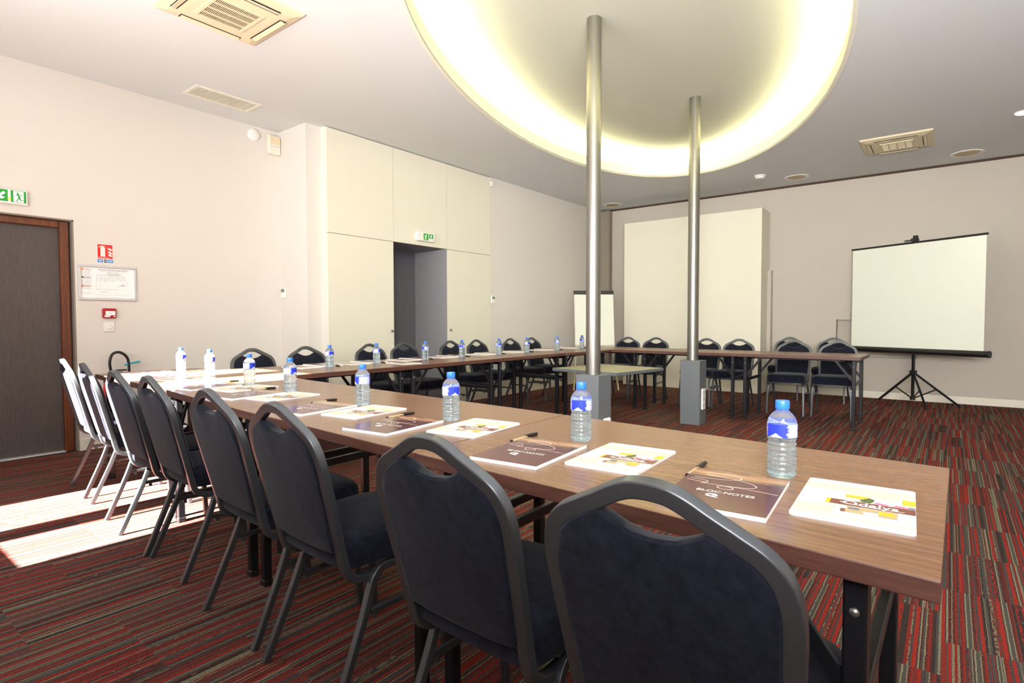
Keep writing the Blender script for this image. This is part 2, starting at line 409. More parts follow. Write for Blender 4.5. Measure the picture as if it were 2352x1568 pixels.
# ceiling with an elliptical opening, cove behind it
EC = Vector((-2.30, 5.02)); EA, EB = 3.33, 1.62; ET = math.atan2(-0.97, 0.26)
def ell(a, grow=0.0):
    ca, sa = (EA + grow) * math.cos(a), (EB + grow) * math.sin(a)
    return Vector((EC.x + ca * math.cos(ET) - sa * math.sin(ET), EC.y + ca * math.sin(ET) + sa * math.cos(ET)))
NE = 160
def ray_rect(p, d, x0, y0, x1, y1):
    t = 1e9
    if d.x > 1e-9: t = min(t, (x1 - p.x) / d.x)
    if d.x < -1e-9: t = min(t, (x0 - p.x) / d.x)
    if d.y > 1e-9: t = min(t, (y1 - p.y) / d.y)
    if d.y < -1e-9: t = min(t, (y0 - p.y) / d.y)
    return p + d * t
rx0, ry0, rx1, ry1 = XL - T, YB - T, XR + T, YF + .25
outer = []
for i in range(NE):
    e = ell(2 * PI * i / NE); d = (e - EC).normalized(); outer.append(ray_rect(EC, d, rx0, ry0, rx1, ry1))
for (cx, cy) in ((rx0, ry0), (rx1, ry0), (rx1, ry1), (rx0, ry1)):
    k = min(range(NE), key=lambda i: (outer[i] - Vector((cx, cy))).length); outer[k] = Vector((cx, cy))
mb = MB(); vs = []; fs = []
for i in range(NE):
    e = ell(2 * PI * i / NE)
    vs += [(e.x, e.y, H), (outer[i].x, outer[i].y, H), (e.x, e.y, H + .02), (outer[i].x, outer[i].y, H + .02)]
for i in range(NE):
    j = (i + 1) % NE
    fs += [[4 * i, 4 * i + 1, 4 * j + 1, 4 * j], [4 * i + 2, 4 * j + 2, 4 * j + 3, 4 * i + 3], [4 * i, 4 * j, 4 * j + 2, 4 * i + 2]]
mb.add(vs, fs, 0)
ceil = struct('ceiling', mb, M['ceiling'], 'pale painted ceiling with a large oval recess')
# lip
def ring(prof, mi=0, smooth=True):
    mb = MB(); vs = []; fs = []; k = len(prof)
    for i in range(NE):
        for (gr, z) in prof:
            e = ell(2 * PI * i / NE, gr); vs.append((e.x, e.y, z))
    for i in range(NE):
        j = (i + 1) % NE
        for q in range(k):
            r = (q + 1) % k
            fs.append([i * k + q, j * k + q, j * k + r, i * k + r])
    mb.add(vs, fs, mi, False); return mb
struct('trim_1', ring([(0, H - .004), (0, H + .15), (.03, H + .15), (.03, H - .004)]), M['cove'], 'pale upstand rim around the oval ceiling recess')
mb = MB(); vs = []; fs = []
for i in range(NE):
    e = ell(2 * PI * i / NE, .34); e2 = ell(2 * PI * i / NE, .34)
    vs += [(e.x, e.y, H + .02), (e2.x, e2.y, H + .36)]
for i in range(NE):
    j = (i + 1) % NE; fs.append([2 * i, 2 * j, 2 * j + 1, 2 * i + 1])
mb.add(vs, fs, 0)
struct('trim_2', mb, M['cove'], 'curved side wall of the oval cove')
mb = MB(); vs = [(EC.x, EC.y, H + .30)] + [(*ell(2 * PI * i / NE, .36), H + .30) for i in range(NE)]
mb.add(vs, [[0, 1 + (i + 1) % NE, 1 + i] for i in range(NE)], 0)
struct('trim_3', mb, M['cove_top'], 'upper ceiling inside the oval recess')
led = struct('trim_4', ring([(.17, H + .09), (.17, H + .125), (.20, H + .125), (.20, H + .09)]), M['led'], 'warm white light strip hidden in the oval cove')

# left wall with door opening, recessed towards the near side
DZ = 2.04; DY0, DY1 = 0.45, 1.59
w = MB()
w.box((XL - T, YB, 0), (XL, DY0, H)); w.box((XL - T, DY1, 0), (XL, 3.53, H)); w.box((XL - T, DY0, DZ), (XL, DY1, H))
struct('wall_left', w, M['wall'], 'warm white side wall with the brown door')
struct('wall_step', MB().box((XL - T, 3.53, 0), (-5.56, 3.72, H)), M['wall'], 'pale wall return beside the cream panels')
w = MB().box((XP - T, 6.53, 0), (XP - .006, YF + .1, H)).box((XP - T - .05, 3.72, 0), (XP - .03, 4.66 - .02, H)).box((XP - T - .05, 5.61, 0), (XP - .03, 6.53, H)).box((XP - T - .05, 4.64, 2.15), (XP - .03, 5.61, H))
struct('wall_side', w, M['wall'], 'pale side wall beyond the cream panels')
g = .003
panels = [('trim_5', 3.72, 4.66, 2.135, H - .012, 'upper cream wall panel left of the doorway'), ('trim_6', 4.66, 5.60, 2.135, H - .012, 'upper cream wall panel above the doorway'), ('trim_7', 5.60, 6.53, 2.135, H - .012, 'upper cream wall panel right of the doorway')]
for nme, y0, y1, z0, z1, lb in panels:
    struct(nme, MB().box((XP - .03, y0 + g, z0 + g), (XP, y1 - g, z1)), M['panel'], lb)
for nme, y0, y1, ky, lb in (('door_2', 3.72, 4.66, 4.61, 'tall cream cupboard door left of the doorway'), ('door_3', 5.60, 6.53, 5.65, 'tall cream cupboard door right of the doorway')):
    o = struct(nme, MB().box((XP - .03, y0 + g, .0), (XP, y1 - g, 2.135 - g)), M['panel'], lb)
    pose(MB().lathe([(0.0, 0), (.008, .0), (.008, .015), (.016, .02), (.018, .03), (.012, .036), (0, .037)], 14).build('door_knob', M['steel'], o), (0, PI / 2, 0), (XP, ky, 1.03))
# doorway recess
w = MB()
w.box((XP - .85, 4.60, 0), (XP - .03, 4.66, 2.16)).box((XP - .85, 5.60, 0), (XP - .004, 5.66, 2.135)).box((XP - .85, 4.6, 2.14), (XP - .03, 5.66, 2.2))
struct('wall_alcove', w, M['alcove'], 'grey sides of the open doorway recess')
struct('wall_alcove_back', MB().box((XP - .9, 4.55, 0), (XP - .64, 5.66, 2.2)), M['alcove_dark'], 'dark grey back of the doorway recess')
# far wall with niche
NX0, NX1, NZ0, NZ1 = -1.37, -0.35, .60, 1.165
w = MB().box((XP - T, YF, 0), (NX0, YF + .2, H)).box((NX1, YF, 0), (XR + T, YF + .2, H)).box((NX0, YF, 0), (NX1, YF + .2, NZ0)).box((NX0, YF, NZ1), (NX1, YF + .2, H)).box((NX0, YF + .14, NZ0), (NX1, YF + .2, NZ1))
struct('wall_far', w, M['taupe'], 'long taupe grey wall behind the screen')
struct('trim_8', MB().box((XP, YF - .022, H - .030), (XR, YF, H - .001)), M['gap'], 'thin dark brown shadow gap under the ceiling')
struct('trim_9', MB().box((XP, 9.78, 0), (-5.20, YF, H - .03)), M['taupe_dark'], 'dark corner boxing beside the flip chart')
struct('trim_10', MB().box((-4.69, 9.40, 0), (-2.34, YF, 2.91)), M['panel'], 'large cream boxed panel standing against the far wall')
struct('trim_11', MB().box((-2.34, 9.78, 0), (-2.285, YF, 1.96)), M['taupe'], 'lower narrow boxing at the right side of the cream panel')
struct('wall_right', MB().box((XR, YB, 0), (XR + T, YF + .2, H)), M['wall'], 'right hand wall')
# back wall with tall window of two panes
WX = [(-4.70, -4.10), (-3.93, -3.43)]; WZ0, WZ1 = .96, 2.85
w = MB(); xs = [XL - T, WX[0][0], WX[0][1], WX[1][0], WX[1][1], XR + T]
w.box((xs[0], YB - T, 0), (xs[1], YB, H)).box((xs[4], YB - T, 0), (xs[5], YB, H)).box((xs[1], YB - T, 0), (xs[4], YB, WZ0)).box((xs[1], YB - T, WZ1), (xs[4], YB, H)).box((xs[2], YB - T, WZ0), (xs[3], YB, WZ1))
struct('wall_back', w, M['wall'], 'wall with the sunny window behind the camera')
for i, (a, b_) in enumerate(WX):
    struct('window_%d' % (i + 1), MB().box((a, YB - .1, WZ0), (a + .015, YB - .05, WZ1)).box((b_ - .015, YB - .1, WZ0), (b_, YB - .05, WZ1)).box((a, YB - .1, WZ0), (b_, YB - .05, WZ0 + .015)).box((a, YB - .1, WZ1 - .015), (b_, YB - .05, WZ1)), M['white'], 'narrow window frame in the back wall')
# skirtings
bh, bt = .10, .012
for nme, a, b_ in (('baseboard_left', (XL, DY1 + .0, 0), (XL + bt, 3.53, bh)), ('baseboard_step', (XL, 3.53 - bt, 0), (-5.56 + bt, 3.53, bh)), ('baseboard_side', (XP, 5.66, 0), (XP + bt, YF, bh)), ('baseboard_far', (-2.24, YF - bt, 0), (XR, YF, bh)),
                   ('baseboard_panel', (-4.70, 9.4 - bt, 0), (-2.34 + bt, 9.4, bh + .03)), ('baseboard_panel_side', (-2.34, 9.4 - bt, 0), (-2.34 + bt, 9.62, bh + .03)), ('baseboard_near', (XL, YB, 0), (XL + bt, DY0, bh))):
    struct(nme, MB().box(a, b_, 0), M['base'])
# door 1
d = struct('door_1', MB().box((XL - .13, DY0 + .06, .01), (XL - .09, 1.50, DZ - .075)), M['door_leaf'], 'dark brown grey door in a reddish wooden frame')
MB().box((XL - .15, 1.50, 0), (XL - .045, 1.565, DZ - .015), 0, .006).box((XL - .15, DY0, 0), (XL - .045, DY0 + .06, DZ - .015), 0, .006).box((XL - .15, DY0 + .061, DZ - .075), (XL - .045, 1.499, DZ - .015), 0, .006).build('door_frame', M['door_wood'], d)
MB().box((XL - .13, DY0, 0), (XL - .02, 1.5, .012), 0, .004).build('threshold', M['alu'], d)
MB().box((XL - .092, .60, .98), (XL - .082, .64, 1.2)).bar((XL - .085, .62, 1.05), (XL - .03, .62, 1.05), .02, .02).bar((XL - .035, .61, 1.05), (XL - .035, .74, 1.05), .02, .02).build('door_handle', M['steel'], d)
struct('trim_12', MB().box((XL - T - .02, DY1 - .012, 0), (XL - .002, DY1 + .001, DZ)).box((XL - T - .02, DY0, DZ - .012), (XL - .002, DY1, DZ + .001)), M['taupe_dark'], 'plaster reveal around the brown door')

# ------------------------------------------------------------------ poles with boxed bases
def pole(x, y, zb, bx, by, lbp, lbb, outlet):
    o = MB().lathe([(.060, zb), (.060, 3.598)], 40, 0, True, (x, y, 0)).build('steel_column', M['steel'])
    tag(o, lbp, 'column', 'steel columns under the oval recess')
    me = o.data
    r = empty('column_base', ((bx[0] + bx[1]) / 2, (by[0] + by[1]) / 2, 0), 0, lbb, 'column base', 'grey boxed bases of the steel columns')
    hx, hy = (bx[1] - bx[0]) / 2, (by[1] - by[0]) / 2
    MB().box((-hx, -hy, 0), (hx, hy, zb), 0, .004).build('box_casing', M['greybox'], r)
    if outlet == 'strip':
        q = MB().box((hx, -.055, .17), (hx + .018, .035, .40), 0, .004)
        s = q.build('power_outlet', M['white'], r)
        a = MB()
        for z in (.215, .285, .355):
            a.add([(hx + .0185, -.01 + .028 * math.cos(t), z + .028 * math.sin(t)) for t in [2 * PI * i / 16 for i in range(16)]], [list(range(16))], 0)
        a.build('socket', M['palegrey'], s)
    else:
        MB().box((hx, -.04, .25), (hx + .03, .06, .35), 0, .01).build('power_outlet', M['white'], r)
    return r
pole(-2.33, 4.11, .705, (-2.43, -2.22), (4.0, 4.22), 'nearer and taller looking brushed steel column standing on a grey box', 'grey box base under the nearer steel column behind the near table', 'plate')
pole(-2.26, 6.22, .71, (-2.36, -2.14), (6.11, 6.32), 'farther brushed steel column in front of the cream wall panel', 'grey box base of the farther column with white socket strip', 'strip')

# ------------------------------------------------------------------ ceiling fittings
def cassette(name, cx, cy, s, rz, label):
    r = empty('air_conditioner', (cx, cy, H), rz, label, 'air conditioner', 'ceiling cassette air conditioners')
    h = s / 2; i = h * .58
    mb = MB()
    # sloping frame from outer edge to inner square with vent slots between
    lv = [(h, 0), (h - .01, -.018), (h * .80, -.034), (h * .62, -.038)]
    k = []
    for (q, z) in lv: k.append([(-q, -q, z), (q, -q, z), (q, q, z), (-q, q, z)])
    for a in range(len(lv) - 1):
        mb.add(k[a] + k[a + 1], [[j, (j + 1) % 4, 4 + (j + 1) % 4, 4 + j] for j in range(4)], 0)
    mb.add(k[-1], [[0, 1, 2, 3]], 0)
    mb.build('panel_frame', M['cream'], r)
    # intake grille
    gs = h * .46
    gm = MB().box((-gs, -gs, -.046), (gs, -gs + .02, -.038)).box((-gs, gs - .02, -.046), (gs, gs, -.038)).box((-gs, -gs + .0205, -.046), (-gs + .02, gs - .0205, -.038)).box((gs - .02, -gs + .0205, -.046), (gs, gs - .0205, -.038))
    gm.box((-gs + .02, -gs + .02, -.0395), (gs - .02, gs - .02, -.0385), 1)
    nb = 26
    for a in range(nb):
        y = -gs + .02 + (2 * gs - .04) * (a + .5) / nb
        gm.box((-gs + .02, y - .0014, -.043), (gs - .02, y + .0014, -.040))
    for a in range(1, 4):
        x = -gs + 2 * gs * a / 4
        gm.box((x - .005, -gs + .02, -.0455), (x + .005, gs - .02, -.040))
    gm.build('intake_grille', [M['cream'], M['brownslot']], r)
    for a in range(4):
        q = Matrix.Rotation(a * PI / 2, 4, 'Z')
        mb = MB(); w, y0 = h * .58, h * .68
        mb.box((-w, y0 + .008, -.0385), (w, y0 + .052, -.036), 1)
        mb.add([(-w + .006, y0 + .016, -.039), (w - .006, y0 + .016, -.039), (w - .006, y0 + .050, -.047), (-w + .006, y0 + .050, -.047), (-w + .006, y0 + .018, -.036), (w - .006, y0 + .018, -.036), (w - .006, y0 + .051, -.044), (-w + .006, y0 + .051, -.044)],
               [[0, 1, 2, 3], [7, 6, 5, 4], [0, 4, 5, 1], [3, 2, 6, 7], [0, 3, 7, 4], [1, 5, 6, 2]], 0)
        mb.v = [tuple(q @ Vector(v)) for v in mb.v]
        mb.build('air_flap', [M['cream'], M['slot']], r)
    return r
cassette('a', -3.97, 1.95, .72, 0, 'near cream ceiling cassette air conditioner cut by the top edge')
cassette('b', -.54, 8.31, .72, 0, 'far small looking ceiling cassette air conditioner above the projection screen')
def grille(x0, y0, x1, y1):
    r = empty('ceiling_vent', ((x0 + x1) / 2, (y0 + y1) / 2, H), 0, 'slim rectangular slatted vent in the ceiling near the left wall', 'vent')
    hx, hy = (x1 - x0) / 2, (y1 - y0) / 2; b = .035
    MB().box((-hx, -hy, -.012), (hx, -hy + b, 0), 0, .003).box((-hx, hy - b, -.012), (hx, hy, 0), 0, .003).box((-hx, -hy + b + .0005, -.012), (-hx + b, hy - b - .0005, 0), 0, .003).box((hx - b, -hy + b + .0005, -.012), (hx, hy - b - .0005, 0), 0, .003).build('frame', M['base'], r)
    s = MB(); s.box((-hx + b, -hy + b, -.002), (hx - b, hy - b, -.001), 1)
    nn_ = 40
    for i in range(nn_):
        y = -hy + b + (2 * hy - 2 * b) * (i + .5) / nn_; s.box((-hx + b, y - .004, -.008), (hx - b, y + .002, -.003))
    s.build('slats', [M['base'], M['taupe_dark']], r)
grille(-5.74, 2.36, -5.44, 2.98)
def ceiling_speaker(x, y, r_, label):
    r = empty('ceiling_speaker', (x, y, H), 0, label, 'speaker', 'round ceiling speakers along the far wall')
    MB().lathe([(r_, 0), (r_, -.006), (r_ * .97, -.010), (r_ * .74, -.004), (r_ * .72, 0)], 36).build('trim_ring', M['white'], r)
    MB().lathe([(r_ * .74, -.004), (r_ * .72, -.010), (0, -.012)], 36).build('speaker_cloth', M['sepia'], r)
ceiling_speaker(-4.96, 9.46, .16, 'leftmost round ceiling speaker, behind the nearer column')
ceiling_speaker(-1.85, 9.37, .165, 'middle round ceiling speaker between the columns and air conditioner')
ceiling_speaker(.14, 9.40, .175, 'rightmost round ceiling speaker above the projection screen')
r = empty('smoke_detector', (-2.26, 8.93, H), 0, 'small white round smoke detector on the far part of the ceiling', 'smoke detector')
MB().lathe([(.08, 0), (.08, -.018), (.07, -.024), (.062, -.045), (.03, -.055), (0, -.055)], 24).build('detector_body', M['white'], r)
r = empty('downlight', (.58, 7.93, H), 0, 'bright lit round downlight at the right edge of the ceiling', 'downlight')
MB().lathe([(.095, 0), (.095, -.008), (.08, -.01), (.078, -.002)], 32).build('trim_ring', M['white'], r)
MB().lathe([(.078, -.004), (0, -.006)], 32).build('glowing_lens', M['lamp'], r)

# ------------------------------------------------------------------ things on the left wall
UY, UZ = (0, 1, 0), (0, 0, 1)
def runner(fl, cx, cy, s, mi, h=.0014, flip=1):
    q = lambda x, y: (cx + flip * x * s, cy + y * s)
    fl.disc(*q(-.08, .36), .075 * s, mi, h)
    fl.capsule(q(-.05, .22), q(.06, -.02), .07 * s, .06 * s, mi, h)
    fl.capsule(q(.05, -.02), q(-.16, -.40), .055 * s, .03 * s, mi, h); fl.capsule(q(-.17, -.40), q(-.08, -.44), .03 * s, .025 * s, mi, h)
    fl.capsule(q(.06, -.02), q(.12, -.26), .055 * s, .04 * s, mi, h); fl.capsule(q(.12, -.27), q(.36, -.29), .04 * s, .03 * s, mi, h)
    fl.capsule(q(-.08, .24), q(-.20, .10), .035 * s, .025 * s, mi, h); fl.capsule(q(-.20, .10), q(-.36, .11), .025 * s, .02 * s, mi, h)
    fl.capsule(q(-.02, .25), q(.20, .22), .035 * s, .028 * s, mi, h); fl.capsule(q(.20, .22), q(.29, .06), .028 * s, .02 * s, mi, h)
def arrow(fl, cx, cy, s, ang, mi, h=.0014):
    c, sn = math.cos(R(ang)), math.sin(R(ang))
    P = [(-.4, -.09), (.02, -.09), (-.14, -.3), (.08, -.3), (.40, 0), (.08, .3), (-.14, .3), (.02, .09), (-.4, .09)]
    fl.poly([(cx + s * (x * c - y * sn), cy + s * (x * sn + y * c)) for x, y in P], mi, h)
r = empty('exit_sign', (XL, 1.09, 2.17), 0, 'green running man exit sign above the brown door', 'exit sign', 'exit signs')
MB().box((0, -.17, -.062), (.035, .187, .058), 0, .005).build('housing', M['white'], r)
mb = MB(); fl = Flat(mb, (.0355, 0, 0), UY, UZ)
fl.rect(-.06, -.045, .060, .05, 1).rect(.078, -.045, .176, .05, 1).rect(.095, -.042, .160, .046, 0, .0011)
arrow(fl, .012, .0, .10, 225, 0); runner(fl, .128, 0, .085, 1)
mb.build('sign_face', [M['exit_glow'], M['exit_green']], r)
pose(MB().lathe([(.009, 0), (.007, .004), (0, .005)], 14).build('indicator_lamp', M['led_amber'], r), (0, PI / 2, 0), (.036, .069, -.022))
# exit sign over the doorway
r = empty('exit_sign', (XP, 5.17, 2.245), 0, 'small green and white exit sign above the open doorway', 'exit sign', 'exit signs')
MB().box((0, -.15, -.055), (.05, .16, .06), 0, .008).build('housing', M['white'], r)
mb = MB(); fl = Flat(mb, (.0505, 0, 0), UY, UZ)
fl.rect(-.05, -.04, .035, .045, 1).rect(.045, -.01, .125, .045, 1); runner(fl, -.01, 0, .08, 0, .0014, -1); arrow(fl, .085, .018, .05, 270, 0); fl.rect(.118, -.04, .124, -.012, 1)
mb.build('sign_face', [M['exit_glow'], M['exit_green']], r)
# fire extinguisher sign
r = empty('fire_sign', (XL, 1.82, 1.785), 0, 'red and white fire extinguisher pictogram sticker above the framed plan', 'sign')
mb = MB().box((0, -.062, -.068), (.002, .062, .068)); fl = Flat(mb, (.002, 0, 0), UY, UZ)
fl.rect(-.058, -.063, .058, .064, 1)
fl.poly([(-.036, -.044), (.0, -.044), (.0, .03), (-.005, .038), (-.013, .042), (-.023, .042), (-.031, .038), (-.036, .03)], 0, .001)
fl.rect(-.022, .04, -.014, .05, 0, .001); fl.poly([(-.05, .036), (-.046, .045), (-.03, .052), (.0, .050), (.004, .044), (-.02, .045), (-.036, .041), (-.046, .033)], 0, .0012)
for k, y0 in enumerate((.016, -.014, -.038)):
    fl.poly([(.012 + .004 * k % 2, y0 + .026), (.022, y0 + .008), (.04, y0 - .004), (.056, y0 - .002), (.056, y0 + .008), (.044, y0 + .012), (.036, y0 + .026), (.032, y0 + .012), (.024, y0 + .018)], 0, .001)
fl.text('EXTINCTEUR', -.01, -.054, .014, 0)
mb.build('sticker', [M['white'], M['red']], r)
r = empty('number_sticker', (XL, 1.82, 1.70), 0, 'tiny blue and black sticker just above the framed plan', 'sticker')
mb = MB().box((0, -.062, -.016), (.002, .062, .016)); fl = Flat(mb, (.002, 0, 0), UY, UZ)
fl.rect(-.06, -.014, -.016, .014, 1).rect(-.009, -.015, .009, .015, 2).rect(.014, -.014, .06, .014, 1)
fl.rect(-.05, -.004, -.024, .004, 0, .001).rect(.022, -.004, .052, .004, 0, .001).text('8', 0, 0, .02, 0)
mb.build('sticker_face', [M['white'], M['blue'], M['inkdark']], r)
# evacuation plan
r = empty('framed_plan', (XL, 1.835, 1.50), 0, 'silver framed evacuation plan on the wall right of the brown door', 'framed plan')
hw, hh = .228, .160; fr = MB()
for a, b_ in (((0, -hw, -hh), (.018, hw, -hh + .024)), ((0, -hw, hh - .024), (.018, hw, hh)), ((0, -hw, -hh + .0245), (.018, -hw + .024, hh - .0245)), ((0, hw - .024, -hh + .0245), (.018, hw, hh - .0245))): fr.box(a, b_, 0, .005)
fr.build('frame', M['alu'], r)
mb = MB().box((0, -.206, -.138), (.004, .206, .138)); fl = Flat(mb, (.004, 0, 0), UY, UZ)
fl.text("PLAN D'EVACUATION", .045, .116, .024, 1, sx=.95)
fl.text('REZ DE CHAUSSEE', .04, .098, .009, 1, sx=1.1)
rnd = random.Random(3)
for k in range(3): fl.rect(-.015 + .01 * k, .086 - .008 * k, .11 - .01 * k, .088 - .008 * k, 1)
for (c, y) in ((3, .117), (2, .045), (3, -.032)): fl.rect(-.2, y - .007, -.182, y + .007, c); fl.rect(-.18, y - .007, -.118, y - .0055, c); fl.rect(-.178, y - .001, -.13, y + .002, 1)
for k in range(16): y = .10 - k * .0105; fl.rect(-.196, y, -.19, y + .004, rnd.choice((1, 1, 4))); fl.rect(-.182, y, -.14 + .02 * rnd.random(), y + .0016, 1)
fl.line([(-.09, .07), (.13, .07), (.13, .03), (.155, .02), (.155, -.01), (.125, -.025), (.075, -.025), (.075, -.06), (-.09, -.06)], .0014, 1, closed=True)
for k in range(10): x = -.085 + k * .021; fl.line([(x, .07), (x, .045)], .001, 1)
for k in range(8): x = -.085 + k * .021; fl.line([(x, .03), (x, .012)], .001, 1)
fl.line([(-.09, .045), (.13, .045)], .001, 1); fl.line([(-.09, .03), (.13, .03)], .001, 1); fl.line([(-.06, .012), (-.06, -.06)], .001, 1)
for k in range(14): fl.rect(x0 := (-.08 + rnd.random() * .22), y0 := (.0 + rnd.random() * .06), x0 + .006, y0 + .003, rnd.choice((1, 2, 4)))
fl.rect(.10, -.018, .13, -.014, 4); fl.line([(-.1, -.11), (.195, -.11), (.195, -.13), (-.1, -.13)], .001, 1, closed=True); fl.line([(-.2, -.09), (-.13, -.09), (-.13, -.104), (-.2, -.104)], .001, 1, closed=True)
fl.rect(-.06, -.084, .0, -.082, 1)
mb.build('printed_plan', [M['paper'], M['ink'], M['green'], M['orange'], M['inkdark']], r)
r = empty('fire_alarm_button', (XL, 1.835, 1.225), 0, 'small red fire alarm call point under the framed plan', 'alarm')
MB().box((0, -.053, -.045), (.035, .053, .045), 0, .008).build('housing', M['darkred'], r)
mb = MB(); fl = Flat(mb, (.0352, 0, 0), UY, UZ); fl.rect(-.034, -.018, .042, .02, 0).poly([(-.042, -.035), (-.005, -.035), (.008, -.02), (-.042, -.02)], 0).rect(.026, -.033, .044, -.026, 0); fl.rect(-.01, -.001, .0, .003, 1, .001).rect(.008, -.001, .018, .003, 1, .001)
mb.build('press_plate', [M['paper'], M['ink']], r)
r = empty('light_switch', (XL, 1.835, 1.10), 0, 'white square rotary wall switch below the red call point', 'switch')
MB().box((0, -.043, -.043), (.010, .043, .043), 0, .003).build('cover_plate', M['white'], r)
pose(MB().lathe([(.02, 0), (.02, .008), (.017, .012), (0, .012)], 24).build('dial', M['white'], r), (0, PI / 2, 0), (.010, 0, 0))
r = empty('wall_detector', (XL, 3.23, 3.20), 0, 'round white detector high on the left wall near its corner', 'detector')
pose(MB().lathe([(.066, 0), (.066, .02), (.055, .032), (.03, .04), (0, .042)], 28).build('detector_body', M['white'], r), (0, PI / 2, 0))
MB().box((.024, -.045, -.026), (.032, -.036, -.020)).build('indicator_lamp', M['red'], r)
r = empty('motion_sensor', (XL, 3.455, 3.135), 0, 'cream rectangular alarm sensor box in the wall corner below the ceiling', 'sensor')
MB().box((0, -.07, -.105), (.055, .07, .105), 0, .01).build('housing', M['base'], r)
MB().box((.055, -.055, .005), (.060, .06, .09), 0, .002).build('sensor_window', M['cream'], r)
MB().box((.055, -.045, -.022), (.0565, -.035, -.016)).box((.055, -.01, -.022), (.0565, 0, -.016)).box((.055, .015, -.022), (.0565, .025, -.016)).box((.055, .04, -.022), (.0565, .048, -.016)).build('vent_marks', M['ink'], r)
def thermostat(loc, rz, label):
    r = empty('thermostat', loc, rz, label, 'thermostat', 'wall thermostats')
    MB().box((-.045, -.018, -.058), (.045, 0, .058), 0, .004).build('housing', M['white'], r)
    MB().box((-.036, -.0195, .008), (.030, -.0178, .046)).build('display', M['lens'], r)
thermostat((-6.03, 3.53, 1.475), 0, 'white thermostat with grey display on the wall return by the corner')
thermostat((XP - .006, 6.59, 1.475), PI / 2, 'white thermostat with grey display right of the cream panels')
r = empty('door_contact', (XP - .006, 6.56, 3.20), 0, 'tiny white box at the top corner of the cream panels', 'sensor')
MB().box((0, -.03, -.04), (.03, .03, .04), 0, .005).build('housing', M['white'], r)
# fire extinguisher
r = empty('fire_extinguisher', (XL + .11, 1.83, .25), 0, 'red fire extinguisher with black hose hanging behind the left tables', 'fire extinguisher')
MB().lathe([(.0, 0), (.07, 0), (.082, .012), (.082, .31), (.07, .35), (.04, .38), (.022, .385), (.022, .40), (0, .40)], 28).build('cylinder', M['red'], r)
MB().box((-.02, -.02, .40), (.02, .02, .435), 0, .004).box((-.012, -.02, .43), (.012, .07, .442)).box((-.012, .0, .45), (.012, .10, .462)).box((-.012, -.005, .43), (.012, .01, .46)).build('valve', M['black'], r)
MB().tube(spline([(0, -.015, .42), (0, -.03, .52), (0, -.01, .60), (0, .045, .62), (0, .10, .58), (0, .12, .50), (0, .12, .30)], 6), .012, seg=10).build('hose', M['black'], r)
MB().tube([(0, .09, .50), (.0, .12, .512), (.0, .21, .525)], .010, seg=10).build('nozzle', M['turq'], r)
MB().box((-.11, -.05, .10), (-.078, .05, .40)).build('wall_bracket', M['black'], r)

# ------------------------------------------------------------------ tables
TH = .77; TT = .034
def folding_table(c, label, group, il=.07, ir=.07, side=.085):
    """c: corners p00 (near-left), p10, p11, p01 (x along long side)"""
    P = [Vector((a[0], a[1])) for a in c]; ctr = sum(P, Vector((0, 0))) / 4
    ax = ((P[1] - P[0]) + (P[2] - P[3])).normalized(); rz = math.atan2(ax.y, ax.x)
    Ri = Matrix.Rotation(-rz, 2); Q = [Ri @ (p - ctr) for p in P]
    r = empty('folding_table', (ctr.x, ctr.y, 0), rz, label, 'table', group)
    k = .0015; Qs = [q * (1 - k / q.length) for q in Q]
    MB().prism([(q.x, q.y) for q in Qs], TH - TT, TH, 1, 0).build('tabletop', [M['wood'], M['wood_edge']], r, bevel=.0025)
    def pt(u, v):
        lx = ((Q[1] - Q[0]).length + (Q[2] - Q[3]).length) / 2; ly = ((Q[3] - Q[0]).length + (Q[2] - Q[1]).length) / 2
        a, b_ = (u / lx if u >= 0 else 1 + u / lx), (v / ly if v >= 0 else 1 + v / ly)
        return Q[0] * (1 - a) * (1 - b_) + Q[1] * a * (1 - b_) + Q[2] * a * b_ + Q[3] * (1 - a) * b_
    e = .001
    for sx in (1, -1):
        legins = il if sx > 0 else ir
        A, B = pt(sx * legins, side), pt(sx * legins, -side)
        for p in (A, B):
            lg = MB().bar((p.x, p.y, .02), (p.x, p.y, TH - TT - e), .036, .036, 0, (0, 1, 0), .004)
            o = lg.build('leg', M['black_metal'], r)
            MB().box((p.x - .021, p.y - .021, 0), (p.x + .021, p.y + .021, .03), 0, .005).build('foot_cap', M['black'], o)
        MB().bar((A.x, A.y, .47), (B.x, B.y, .47), .024, .034, 0, (0, 0, 1), .003).bar((A.x, A.y, TH - TT - .02), (B.x, B.y, TH - TT - .02), .03, .034, 0, (0, 0, 1), .003).build('crossbar', M['black_metal'], r)
        for (p, v) in ((A, side), (B, -side)):
            q = pt(sx * (legins + .17), v)
            o = MB().bar((p.x, p.y, .50), (q.x, q.y, TH - TT - .012), .010, .026, 0, None, .002).box((q.x - .05, q.y - .014, TH - TT - .02), (q.x + .05, q.y + .014, TH - TT - e)).build('folding_brace', M['black_metal'], r)
            b_ = MB().lathe([(0, 0), (.008, .0), (.008, .003), (.005, .006), (0, .007)], 12)
            yy_ = -.018 if v > 0 else .018
            k_ = b_.build('bolt', M['steel'], o); k_.rotation_euler = (PI / 2 if v > 0 else -PI / 2, 0, 0); k_.location = (p.x, p.y + yy_, .66)
    # long rails under the top
    for v in (side + .05, -side - .05):
        a, b_ = pt(.16, v), pt(-.16, v)
        MB().bar((a.x, a.y, TH - TT - .011), (b_.x, b_.y, TH - TT - .011), .02, .02, 0, (0, 0, 1)).build('rail', M['black_metal'], r)
    return r
GF, GS, GB = 'tables of the near row', 'tables along the left side', 'tables of the far row'
